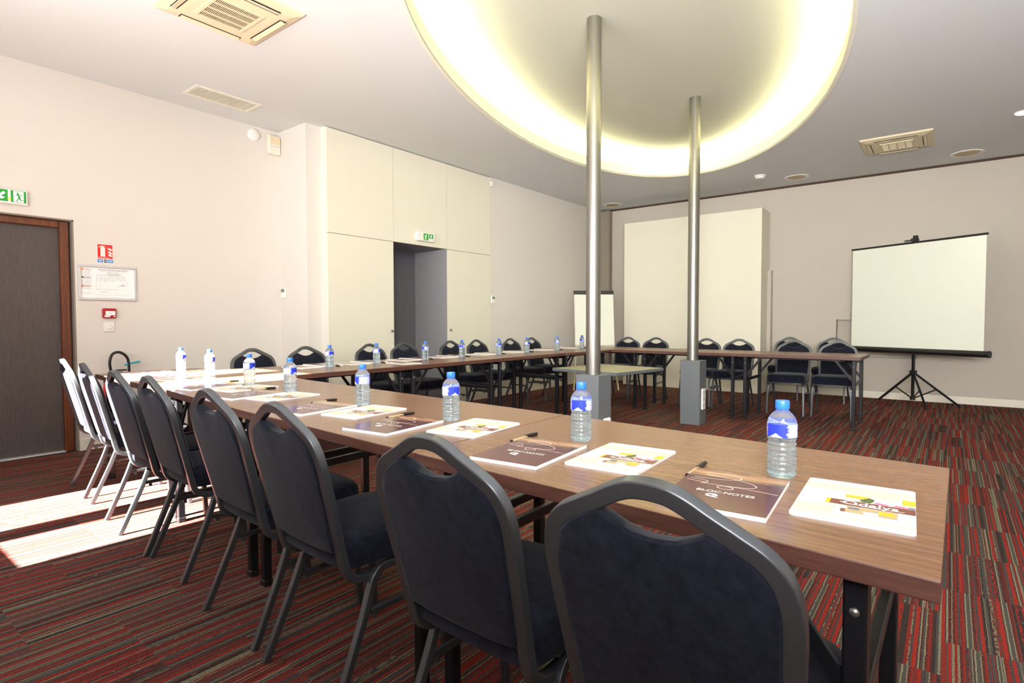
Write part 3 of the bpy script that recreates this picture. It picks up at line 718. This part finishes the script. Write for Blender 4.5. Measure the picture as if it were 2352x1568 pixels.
folding_table([(-1.19, 1.085), (0, .995), (.01, 1.79), (-1.205, 1.90)], 'brown folding table at the right end of the near row, closest to camera', GF, .07, .115)
folding_table([(-2.39, 1.177), (-1.19, 1.085), (-1.205, 1.90), (-2.42, 1.99)], 'second brown folding table from the right in the near row', GF)
folding_table([(-3.47, 1.285), (-2.39, 1.177), (-2.42, 1.99), (-3.62, 2.09)], 'third brown folding table from the right in the near row', GF, .03, .07)
folding_table([(-4.87, 1.37), (-3.47, 1.29), (-3.62, 2.10), (-4.82, 2.06)], 'partly sunlit corner table at the left end of the near row', GF, .03, .06)
XO, XI = -4.41, -3.60
folding_table([(-3.63, 2.11), (XI, 3.28), (XO, 3.28), (-4.50, 2.07)], 'first brown folding table of the left side row after the corner', GS)
folding_table([(XI, 3.28), (XI, 4.48), (XO, 4.48), (XO, 3.28)], 'second brown folding table of the left side row', GS)
folding_table([(XI, 4.48), (XI, 5.70), (XO, 5.70), (XO, 4.48)], 'third brown folding table of the left side row', GS)
folding_table([(XI + .03, 5.70), (XI + .08, 6.69), (XO, 6.69), (XO, 5.70)], 'last brown folding table of the left side row, behind the nearer column', GS)
YN, YO = 6.71, 7.50
folding_table([(-4.40, YN), (-3.16, YN), (-3.16, YO), (-4.40, YO)], 'brown corner table at the left end of the far row', GB)
folding_table([(-3.16, YN), (-1.92, YN), (-1.92, YO), (-3.16, YO)], 'middle brown folding table of the far row, behind the farther column', GB)
folding_table([(-1.92, YN), (-.70, YN), (-.70, YO), (-1.92, YO)], 'brown folding table at the right end of the far row', GB)
# low grey square table
r = empty('low_table', (-3.02, 5.66, 0), R(-9), 'low grey square table with pale top behind the nearer column', 'table')
MB().box((-.44, -.44, .588), (.44, .44, .620)).build('tabletop', [M['greybox']], r, bevel=.002)
mb = MB().box((-.437, -.437, .620), (.437, .437, .6212)); mb.build('top_laminate', M['lowtop'], r)
MB().lathe([(.03, .02), (.03, .588)], 20, 0, True, (-.09, 0, 0)).build('pedestal', M['black_metal'], r)
MB().lathe([(.15, 0), (.15, .01), (.05, .025), (0, .025)], 28, 0, True, (-.09, 0, 0)).build('base', M['black_metal'], r)

# ------------------------------------------------------------------ chairs
def yback(z): return -.155 - .115 * ((z - .44) / .46)
def make_chair():
    r = empty('banquet_chair', (0, 0, 0))
    half = spline([(.0, .888), (.030, .885), (.058, .874), (.088, .857), (.128, .836), (.162, .816), (.183, .791), (.194, .755), (.196, .71), (.192, .64), (.187, .56), (.182, .49), (.180, .455)], 4)
    pts3 = [(p[0], yback(p[1]), p[1]) for p in half]
    x0 = pts3[-1][0]
    J = [tuple(p) for p in spline([(x0, yback(.43), .425), (x0, -.141, .392), (x0, -.115, .371), (x0, -.075, .364), (x0, -.03, .366)], 3)]
    right = pts3 + J
    left = [(-p[0], p[1], p[2]) for p in right][::-1]
    MB().sweep(left[:-1] + right, rrect(.031, .025, .0045), 0, (0, 0, 1), True).build('back_frame', M['chair_metal'], r, wn=True)
    # upholstered back pad
    out = spline([(.173, .47), (.178, .56), (.182, .65), (.185, .71), (.183, .752), (.173, .782), (.154, .804), (.122, .826), (.104, .835), (.090, .837), (.072, .829), (.040, .815), (0, .810)], 3)
    rt = [(p[0], p[1]) for p in out]
    loop = rt + [(-x, z) for x, z in rt[::-1]][1:] + [(-.166, .456), (-.10, .448), (0, .446), (.10, .448), (.166, .456)]
    cz = .63
    def lv(s, dy): return [((x * s), yback(cz + (z - cz) * s) + dy, cz + (z - cz) * s) for x, z in loop]
    rings = [lv(.90, -.020), lv(.97, -.017), lv(1.0, -.010), lv(1.0, .012), lv(.97, .024), lv(.86, .034), lv(.55, .040)]
    mb = MB(); n = len(loop); vs = [v for rg in rings for v in rg]; fs = []
    for a in range(len(rings) - 1):
        for i in range(n):
            j = (i + 1) % n; fs.append([a * n + i, a * n + j, (a + 1) * n + j, (a + 1) * n + i])
    vs.append((0, yback(cz) - .020, cz)); vs.append((0, yback(cz) + .041, cz)); e = len(vs)
    for i in range(n):
        j = (i + 1) % n; fs.append([i, e - 2, j]); fs.append([(len(rings) - 1) * n + i, (len(rings) - 1) * n + j, e - 1])
    mb.add(vs, fs, 0, True); mb.build('backrest', M['velvet'], r)
    # seat cushion
    sl = spline([(.19, -.13), (.205, .0), (.212, .13), (.205, .21), (.17, .248), (.10, .262), (0, .266)], 3)
    rt = [(p[0], p[1]) for p in sl]; loop = rt + [(-x, y) for x, y in rt[::-1]][1:] + [(-.18, -.15), (-.1, -.158), (0, -.16), (.1, -.158), (.18, -.15)]
    n = len(loop); cy = .05
    def sv(s, z): return [(x * s, cy + (y - cy) * s, z) for x, y in loop]
    rings = [sv(.93, .402), sv(.985, .406), sv(1.0, .418), sv(1.0, .455), sv(.985, .474), sv(.94, .488), sv(.80, .497), sv(.5, .500)]
    vs = [v for rg in rings for v in rg]; fs = []
    for a in range(len(rings) - 1):
        for i in range(n):
            j = (i + 1) % n; fs.append([a * n + i, a * n + j, (a + 1) * n + j, (a + 1) * n + i])
    vs.append((0, cy, .402)); vs.append((0, cy, .501)); e = len(vs)
    for i in range(n):
        j = (i + 1) % n; fs.append([i, e - 2, j]); fs.append([(len(rings) - 1) * n + i, (len(rings) - 1) * n + j, e - 1])
    MB().add(vs, fs, 0, True).build('seat', M['velvet'], r)
    # legs
    for s in (1, -1):
        x = .193 * s
        rear = spline([(x, .05, .385), (x, .0, .385), (x, -.032, .380), (x + .002 * s, -.058, .358), (x + .004 * s, -.074, .32), (x + .008 * s, -.112, .22), (x + .016 * s, -.208, .0)], 4)
        front = spline([(x, .05, .383), (x, .14, .383), (x, .17, .380), (x + .002 * s, .198, .362), (x + .004 * s, .206, .32), (x + .008 * s, .215, .20), (x + .012 * s, .228, .0)], 4)
        for pth in (rear, front):
            MB().sweep([(p[0], p[1], max(p[2], .003)) for p in pth], rrect(.024, .022, .004), 0, (1, 0, 0), True).build('leg', M['chair_metal'], r, wn=True)
        st = MB().bar((x + .007 * s, .211, .262), (x + .006 * s, -.096, .262), .016, .018, 0, (0, 0, 1), .003)
        for yy in (-.06, .14): st.lathe([(.008, -.018), (.008, 0)], 10, 0, True, (x + .007 * s, yy, .256))
        st.build('side_stretcher', M['chair_metal'], r)
    MB().sweep(spline([(-.193, .10, .392), (-.19, .20, .392), (-.15, .236, .392), (0, .250, .392), (.15, .236, .392), (.19, .20, .392), (.193, .10, .392)], 4), rect(.016, .016, .004), 0, (0, 0, 1), True).build('seat_rail', M['chair_metal'], r)
    return r
chair0 = make_chair(); used = False
def chair(x, y, rz, label, group):
    global used
    place(chair0, used, 'banquet_chair', (x, y, 0), rz, label, 'chair', group); used = True
G1 = 'chairs along the near row of tables'
# (x, y of back apex)  -> chair origin is .27 in front of the apex
near = [(-.354, .79, 1), (-.868, .825, 2), (-1.585, .885, 3), (-2.10, .92, 3), (-2.835, .99, 4), (-3.285, 1.0, 3), (-4.03, 1.07, 6), (-4.62, 1.12, 5)]
nl = ['black velvet banquet chair closest to the camera, at bottom centre right',
      'second black banquet chair from the right along the near tables',
      'third banquet chair from the right along the near tables, seat seen beside its back',
      'fourth black banquet chair from the right along the near tables',
      'fifth banquet chair from the right, rear feet at the edge of the sun patch',
      'sixth banquet chair from the right, just right of the sunlit pair',
      'second chair from the left in the near row, half sunlit with dark stripe',
      'leftmost chair of the near row, back fully bleached by sun']
for (x, y, a), lb in zip(near, nl): chair(x + .27 * math.sin(R(a)), y + .27, R(-a), lb, G1)
G2 = 'chairs along the left wall side'
sl = ['behind the near corner, nearest of the left side row, against bare wall', 'second of the left side row, beside the wall return', 'third of the left side row, before the cream cupboard door', 'fourth of the left side row, in front of the open doorway', 'fifth of the left side row, just right of the doorway', 'sixth of the left side row, before the right cupboard door', 'seventh of the left side row, before the plain wall', 'last of the left side row, partly behind a bottle']
for y, lb in zip([2.62, 3.16, 3.95, 4.43, 5.22, 5.72, 6.46, 7.00], sl): chair(-5.05 + .27, y, R(-90 + random.uniform(-2, 2)), 'black banquet chair ' + lb, G2)
G3 = 'chairs behind the far row of tables'
for (x, y, a, lb) in [(-3.93, 8.05, 2, 'leftmost of the far row, next to the flip chart'), (-3.48, 8.05, 0, 'second from left in the far row, before the cream panel'), (-2.71, 8.02, 0, 'of the far row, partly hidden by the farther column'), (-2.26, 8.0, 0, 'of the far row, just right of the farther column'), (-1.56, 7.92, 0, 'with bright frame, second from right at the far table'), (-1.07, 7.95, 0, 'with bright frame, at the right end of the far table')]:
    chair(x, y - .27, R(180 + a), 'black banquet chair ' + lb, G3)
for x, lb in ((-1.90, 'left one of the two spare chairs against the far wall'), (-1.32, 'right one of the two spare chairs below the wall niche')):
    chair(x, 9.35 - .27, R(180), 'black banquet chair, ' + lb, 'spare chairs against the far wall')

# ------------------------------------------------------------------ bottles
def make_bottle():
    r = empty('water_bottle', (0, 0, 0)); k = .93
    prof = [(0.0, .006), (.012, .004), (.018, .001), (.027, .0), (.031, .006)]
    z = .010
    while z < .088:
        t = (z - .01) / .0125
        prof.append((.0326 - (.0020 + .0012 * math.sin(t * 2.3)) * (0.5 - 0.5 * math.cos(2 * PI * t)), z)); z += .00156
    prof += [(.0300, .0900), (.0298, .0935), (.0322, .098), (.0326, .102), (.0326, .138), (.0323, .142), (.029, .152), (.022, .162), (.0150, .169), (.0125, .173), (.0125, .185), (0, .185)]
    prof = [(a, z * k) for a, z in prof]
    MB().lathe(prof, 32).build('bottle_body', M['pet'], r)
    MB().lathe([(.0329, .104 * k), (.0333, .1045 * k), (.0333, .1365 * k), (.0329, .137 * k)], 40).build('paper_label', M['label'], r)
    MB().lathe([(.0155, .174 * k), (.0160, .176 * k), (.0160, .192 * k), (.0150, .195 * k), (0, .1955 * k)], 28).build('cap', M['cap'], r)
    return r
bot0 = make_bottle()
NB = [(-.311, 1.457), (-.904, 1.521), (-1.479, 1.535), (-2.068, 1.58), (-2.766, 1.645), (-3.291, 1.695), (-4.08, 1.82), (-4.545, 1.82)]
LBt = [(-4.05, y) for y in (2.765, 3.25, 3.845, 4.37, 4.99, 5.53, 6.20, 6.83)]
bl = ['nearest, at the right end of the near row', 'second from right, before the nearer column base', 'third from the right in the near row', 'fourth from the right in the near row', 'fifth from the right in the near row', 'sixth from the right in the near row', 'second from left on the sunlit corner table', 'leftmost and sunlit, on the corner table']
for i, ((x, y), lb) in enumerate(zip(NB, bl)):
    place(bot0, i > 0, '', (x, y, TH), R([-102, -78, -20, 70, 200, 20, 60, 40][i]), 'clear water bottle with blue cap, ' + lb, 'bottle', 'water bottles on the near tables')
for i, (x, y) in enumerate(LBt):
    place(bot0, True, '', (x, y, TH), R(37 * i), 'clear water bottle with blue cap, %s from the camera along the left side tables' % ordinal(i), 'bottle', 'water bottles on the left side tables')

# ------------------------------------------------------------------ notepads, brochures, pens
def make_pad():
    r = empty('notepad', (0, 0, 0))
    MB().box((-.103, -.148, 0), (.103, .148, .0085)).build('page_block', M['paper'], r)
    mb = MB().box((-.103, -.147, .0086), (.103, .148, .0095)); fl = Flat(mb, (0, 0, .0095), (1, 0, 0), (0, 1, 0))
    W = .0020
    fl.line(spline([(-.07, .112), (-.03, .118), (.0, .110), (.012, .092), (-.005, .074), (-.04, .066), (-.085, .062)], 6), W, 1, .0003)
    fl.line(spline([(-.065, .092), (-.02, .088), (.03, .070), (.052, .045), (.035, .026), (-.005, .020), (-.022, .008), (-.010, -.006), (.010, -.002), (.008, .012), (-.02, .020), (-.06, .020)], 6), W, 1, .0003)
    fl.line(spline([(-.01, .020), (.04, .018), (.100, .008)], 6), W, 1, .0003)
    fl.line(spline([(-.09, .048), (-.06, .046), (-.048, .034), (-.056, .022)], 6), W, 1, .0003)
    fl.line(spline([(-.095, .036), (-.07, .030), (-.05, .026)], 6), W, 1, .0003)
    fl.text('BLOC-NOTES', .004, -.034, .0205, 2, .0004, .0003, .95)
    fl.disc(-.016, -.062, .0125, 2, .0004); fl.disc(-.016, -.062, .008, 0, .0005, .004); fl.disc(-.012, -.060, .003, 2, .0006)
    fl.poly([(-.024, -.072), (-.002, -.078), (.0, -.074)], 2, .0004)
    fl.line(spline([(-.055, .135), (-.045, .140), (-.03, .136), (-.02, .139)], 4), .001, 1, .0003); fl.line(spline([(.02, .134), (.028, .140), (.045, .136), (.055, .139)], 4), .001, 1, .0003)
    mb.build('cover', [M['cover'], M['pinkline'], M['gloss_white']], r)
    return r
def make_brochure():
    r = empty('brochure', (0, 0, 0))
    c = .006
    P = [(-.10 + c, -.145), (.10 - c, -.145), (.10, -.145 + c), (.10, .145 - c), (.10 - c, .145), (-.10 + c, .145), (-.10, .145 - c), (-.10, -.145 + c)]
    MB().prism(P, 0, .006).build('folder_body', M['gloss_white'], r)
    mb = MB(); fl = Flat(mb, (0, 0, .006), (1, 0, 0), (0, 1, 0))
    mats = [M['palebeige'], M['band'], M['yellow'], M['pink'], M['plant'], M['sepia'], M['palegrey'], M['gloss_white'], M['ink']]
    fl.rect(-.0995, .060, .0995, .112, 0, .0002).rect(-.02, .034, .074, .060, 0, .0002).rect(-.0995, -.112, -.03, -.060, 0, .0002).rect(-.0995, -.128, .0995, -.118, 0, .0002)
    fl.line(spline([(-.07, .128), (-.05, .126), (-.03, .122), (-.02, .128), (0, .121), (.02, .118)], 5), .0012, 8, .0003); fl.line([(-.018, .122), (-.016, .136)], .001, 8, .0003)
    fl.rect(-.042, -.040, .0995, -.004, 1, .0003).rect(-.050, -.040, -.042, -.004, 2, .0003)
    fl.rect(-.02, -.002, .0995, .040, 6, .0002).rect(-.02, .020, .022, .040, 2, .0004).poly([(.012, -.002), (.006, .010), (.014, .024), (.022, .036), (.032, .026), (.030, .010), (.026, -.002)], 4, .0005)
    fl.rect(.036, .012, .050, .030, 7, .0004).poly([(.030, -.002), (.036, .010), (.056, .004), (.056, -.002)], 3, .0005).poly([(.064, -.002), (.068, .010), (.088, .006), (.090, -.002)], 3, .0005).rect(.054, .014, .066, .034, 7, .0004)
    fl.rect(.078, .022, .0995, .058, 2, .0005).rect(.088, -.002, .0995, .010, 8, .0006)
    fl.rect(-.012, -.086, .072, -.042, 5, .0002).rect(-.008, -.064, .010, -.048, 8, .0003).rect(.018, -.084, .042, -.066, 7, .0003).rect(.042, -.070, .066, -.050, 2, .0003).rect(-.020, -.086, -.012, -.064, 1, .0003)
    fl.line(spline([(-.065, -.052), (-.045, -.060), (-.025, -.058)], 5), .003, 5, .0003)
    fl.text('Odalys', .026, -.0205, .034, 7, .0006, .0005, 1.0)
    fl.line(spline([(-.026, -.018), (-.016, -.026), (.01, -.031), (.045, -.034), (.082, -.031)], 6), .0028, 7, .0006)
    mb.build('printed_front', mats, r)
    return r
def make_pen():
    r = empty('pen', (0, 0, 0))
    MB().tube([(0, -.062, .0045), (0, .030, .0045)], .0040, 0, 8).build('barrel', M['sepia'], r)
    pose(MB().lathe([(.0044, 0), (.0046, .006), (0, .007)], 8).build('end_plug', M['black'], r), (PI / 2, 0, 0), (0, -.058, .0046))
    MB().sweep([(0, .020, .0052), (0, .060, .0052), (0, .078, .0052)], [(.0055 * math.cos(2 * PI * i / 8), .0052 * math.sin(2 * PI * i / 8)) for i in range(8)], 0, (0, 0, 1)).box((-.0014, .012, .009), (.0014, .056, .0115)).build('cap', M['black'], r)
    return r
pad0, bro0, pen0 = make_pad(), make_brochure(), make_pen()
pads = [(-.372, 1.235, 4), (-.925, 1.28, 5), (-1.555, 1.325, 6), (-2.13, 1.375, 7), (-2.80, 1.43, 7), (-3.345, 1.475, 7), (-4.165, 1.60, 6), (-4.66, 1.62, 6)]
bros = [(-.143, 1.32, 2.5, 0), (-.692, 1.38, 3, 0), (-1.30, 1.465, 6, 0), (-1.89, 1.455, 6, 0), (-2.60, 1.51, 7, 0), (-3.095, 1.57, 7, 0), (-3.93, 1.60, 8, 0), (-4.41, 1.66, 8, .0)]
po = ['at the right end of the near row', 'second from the right in the near row', 'third from the right in the near row', 'fourth from the right in the near row', 'fifth from the right in the near row', 'sixth from the right in the near row', 'second from the left, in the sun', 'at the far left end, in the sun']
for i, (x, y, a) in enumerate(pads):
    place(pad0, i > 0, '', (x, y, TH), R(a), 'maroon notepad with white swirls, ' + po[i], 'notepad', 'notepads on the near tables')
for i, (x, y, a, dz) in enumerate(bros):
    place(bro0, i > 0, '', (x, y, TH + (.0 if i != 7 else .0)), R(a), 'white hotel brochure with brown title band, ' + po[i], 'brochure', 'brochures on the near tables')
for i, (x, y) in enumerate(LBt):
    place(pad0, True, '', (x - .20, y + .07, TH), R(-90 + random.uniform(-3, 3)), 'maroon notepad %s from the camera along the left side tables' % ordinal(i), 'notepad', 'notepads on the left side tables')
    place(bro0, True, '', (x - .14, y - .165, TH), R(-90 + random.uniform(-3, 3)), 'white brochure %s from the camera along the left side tables' % ordinal(i), 'brochure', 'brochures on the left side tables')
place(bro0, True, '', (-3.86, 3.40, TH), R(-96), 'extra white brochure lying alone near the inner table edge below the doorway', 'brochure', None)
pens = [(-.489, 1.372, 2), (-1.056, 1.42, 2), (-1.695, 1.468, 2), (-2.283, 1.52, 5), (-2.965, 1.60, 6), (-3.50, 1.66, 8), (-4.20, 1.83, 5)]
pn_ = po[:6] + ['on the sunlit corner table']
for i, (x, y, a) in enumerate(pens):
    place(pen0, i > 0, '', (x, y, TH), R(a), 'ballpoint pen with black cap beside the notepad ' + pn_[i], 'pen', 'ballpoint pens on the near tables')
for i, (x, y) in enumerate(LBt):
    place(pen0, True, '', (x - .045, y + .085, TH), R(-90 + random.uniform(-12, 12)), 'ballpoint pen with black cap, %s from the camera along the left side tables' % ordinal(i), 'pen', 'ballpoint pens on the left side tables')

# ------------------------------------------------------------------ flip chart
A = Vector((-5.06, 8.25)); B = Vector((-4.55, 8.68)); dx = (B - A).normalized(); wd = (B - A).length; rz = math.atan2(dx.y, dx.x)
c = (A + B) / 2
r = empty('flip_chart', (c.x, c.y, 0), rz, 'white flip chart easel standing in the far left corner', 'flip chart')
hw = wd / 2
def lean(z): return -.05 - .16 * (1.62 - z) / 1.0
def slab(mb, x0, x1, z0, z1, d0, d1, mi=0):
    vs = [(x, lean(z) + d, z) for z in (z0, z1) for d in (d0, d1) for x in (x0, x1)]
    mb.add(vs, [(0, 2, 3, 1), (4, 5, 7, 6), (0, 1, 5, 4), (2, 6, 7, 3), (0, 4, 6, 2), (1, 3, 7, 5)], mi); return mb
slab(MB(), -hw, hw, .70, 1.63, 0, .02).build('board', M['base'], r)
slab(MB(), -hw + .015, hw - .015, .76, 1.60, -.008, -.001).build('paper_pad', M['screenwhite'], r)
slab(MB(), -hw - .005, hw + .005, 1.60, 1.665, -.02, .025).build('clamp_bar', M['black'], r)
slab(MB(), -hw + .0, hw, .74, .755, -.05, .0).build('pen_tray', M['base'], r)
for sx in (1, -1):
    MB().bar((sx * (hw - .03), lean(.75) + .03, .75), (sx * (hw + .04), lean(0.02), .0), .022, .022).build('leg', M['cream'], r)
MB().bar((0, lean(1.5) + .03, 1.5), (0, .45, 0), .022, .022).build('leg', M['cream'], r)

# ------------------------------------------------------------------ projection screen
SL = Vector((-1.13, 9.62)); SR = Vector((.335, 8.80)); u = (SR - SL).normalized(); ws = (SR - SL).length; c = (SL + SR) / 2
r = empty('projection_screen', (c.x, c.y, 0), math.atan2(u.y, u.x), 'white tripod projection screen with black case by the far wall', 'projection screen')
hw = ws / 2; zb, zt = .775, 2.17
MB().box((-hw, -.003, zb), (hw, .0, zt)).build('screen_fabric', M['screenwhite'], r)
MB().tube([(-hw - .015, 0, zt + .008), (hw + .015, 0, zt + .008)], .014, 0, 12).build('top_bar', M['black'], r)
MB().tube([(-hw - .06, .0, zb - .035), (hw + .05, .0, zb - .035)], .040, 0, 20).build('case', M['black'], r)
MB().tube([(hw + .05, 0, zb - .035), (hw + .065, 0, zb - .035)], .044, 0, 20).tube([(-hw - .075, 0, zb - .035), (-hw - .06, 0, zb - .035)], .044, 0, 20).build('end_cap', M['black'], r)
MB().box((-.015, .045, .10), (.015, .075, 2.26), 0, .003).build('pole', M['black_metal'], r)
MB().box((-.03, -.01, 2.20), (.03, .08, 2.235), 0, .004).box((-.012, -.01, 2.17), (.012, .01, 2.21)).box((-.11, -.005, 2.205), (-.03, .02, 2.22)).box((-.02, .02, 2.235), (.03, .06, 2.275), 0, .003).build('hook', M['black'], r)
inv = Matrix.Rotation(-math.atan2(u.y, u.x), 2)
hub = (0, .06)
mbh = MB().box((-.035, .035, .43), (.035, .09, .48), 0, .004).build('leg_collar', M['black'], r)
MB().lathe([(.03, .085), (.03, .12)], 14, 0, True, (0, .06, 0)).build('lower_hub', M['black'], r)
for wx, wy in ((-.78, 9.72), (.13, 9.48), (-.21, 9.0)):
    q = inv @ (Vector((wx, wy)) - c)
    o = MB().bar((0, .06, .455), (q.x, q.y, .012), .014, .026).build('leg', M['black_metal'], r)
    t = .5; mx_, my_, mz_ = q.x * t, .06 + (q.y - .06) * t, .455 * (1 - t)
    MB().bar((0, .06, .10), (mx_, my_, mz_), .006, .016).build('brace', M['black_metal'], o)
    MB().box((q.x - .018, q.y - .018, 0), (q.x + .018, q.y + .018, .018), 0, .004).build('foot', M['black'], o)

# ------------------------------------------------------------------ lights
def area(name, loc, target, sx, sy, power, color):
    l = bpy.data.lights.new(name, 'AREA'); l.shape = 'RECTANGLE'; l.size = sx; l.size_y = sy; l.energy = power; l.color = color
    o = bpy.data.objects.new(name, l); col.objects.link(o); o.location = loc
    o.rotation_euler = (Vector(target) - Vector(loc)).to_track_quat('-Z', 'Y').to_euler(); return o
sun = bpy.data.lights.new('sun', 'SUN'); sun.energy = 230; sun.angle = R(.5); sun.color = (1.0, .93, .84)
so = bpy.data.objects.new('sun', sun); col.objects.link(so); so.rotation_euler = Vector((.02, .85, -.527)).to_track_quat('-Z', 'Y').to_euler(); so.location = (-4, -4, 4)
area('window_daylight', (-4.0, YB + .05, 1.9), (-4.0, 4, 1.9), 1.6, 1.8, 38, (1.0, .98, .96))  # stands in for sky light at the sunny window
area('window_daylight', (-.2, YB + .05, 2.1), (-1.6, 5, 1.2), 3.4, 1.6, 34, (.95, .97, 1.0))  # added soft bluish fill; the back wall has no window here
area('ceiling_bounce', (-2.4, -.45, 1.5), (-3.0, 2.6, 3.3), 3.0, .6, 110, (1.0, .99, .97)).data.spread = R(130)  # unseen uplight added to brighten the near left ceiling
cb_ = area('ceiling_bounce', (.9, -.4, 1.7), (0.5, 5.2, 3.3), 2.2, .7, 210, (1.0, .99, .98)); cb_.data.spread = R(110)  # second added uplight, lifts the right part of the ceiling
fl_ = area('flash_bounce', (.2, -.5, 2.5), (-4.2, 6.5, 1.5), 1.0, 1.0, 66, (1.0, .99, .97)); fl_.data.spread = R(75)  # added fill lamp aimed at the left cupboards, no real fitting
area('flash_bounce', (.5, -.3, 2.6), (-2.2, 6.0, 1.4), .7, .7, 18, (1.0, .99, .97))  # small extra fill lamp added above the camera
p = bpy.data.lights.new('downlight_lamp', 'SPOT'); p.energy = 40; p.spot_size = R(110); p.spot_blend = .6; p.shadow_soft_size = .07; p.color = (1, .93, .8)
o = bpy.data.objects.new('downlight_lamp', p); col.objects.link(o); o.location = (.58, 7.93, H - .02)

w = bpy.data.worlds.new('sky'); scene.world = w; w.use_nodes = True
bg = w.node_tree.nodes['Background']; bg.inputs[0].default_value = (.75, .85, 1.0, 1); bg.inputs[1].default_value = 1.2
scene.view_settings.view_transform = 'Standard'; scene.view_settings.look = 'None'; scene.view_settings.exposure = -0.18
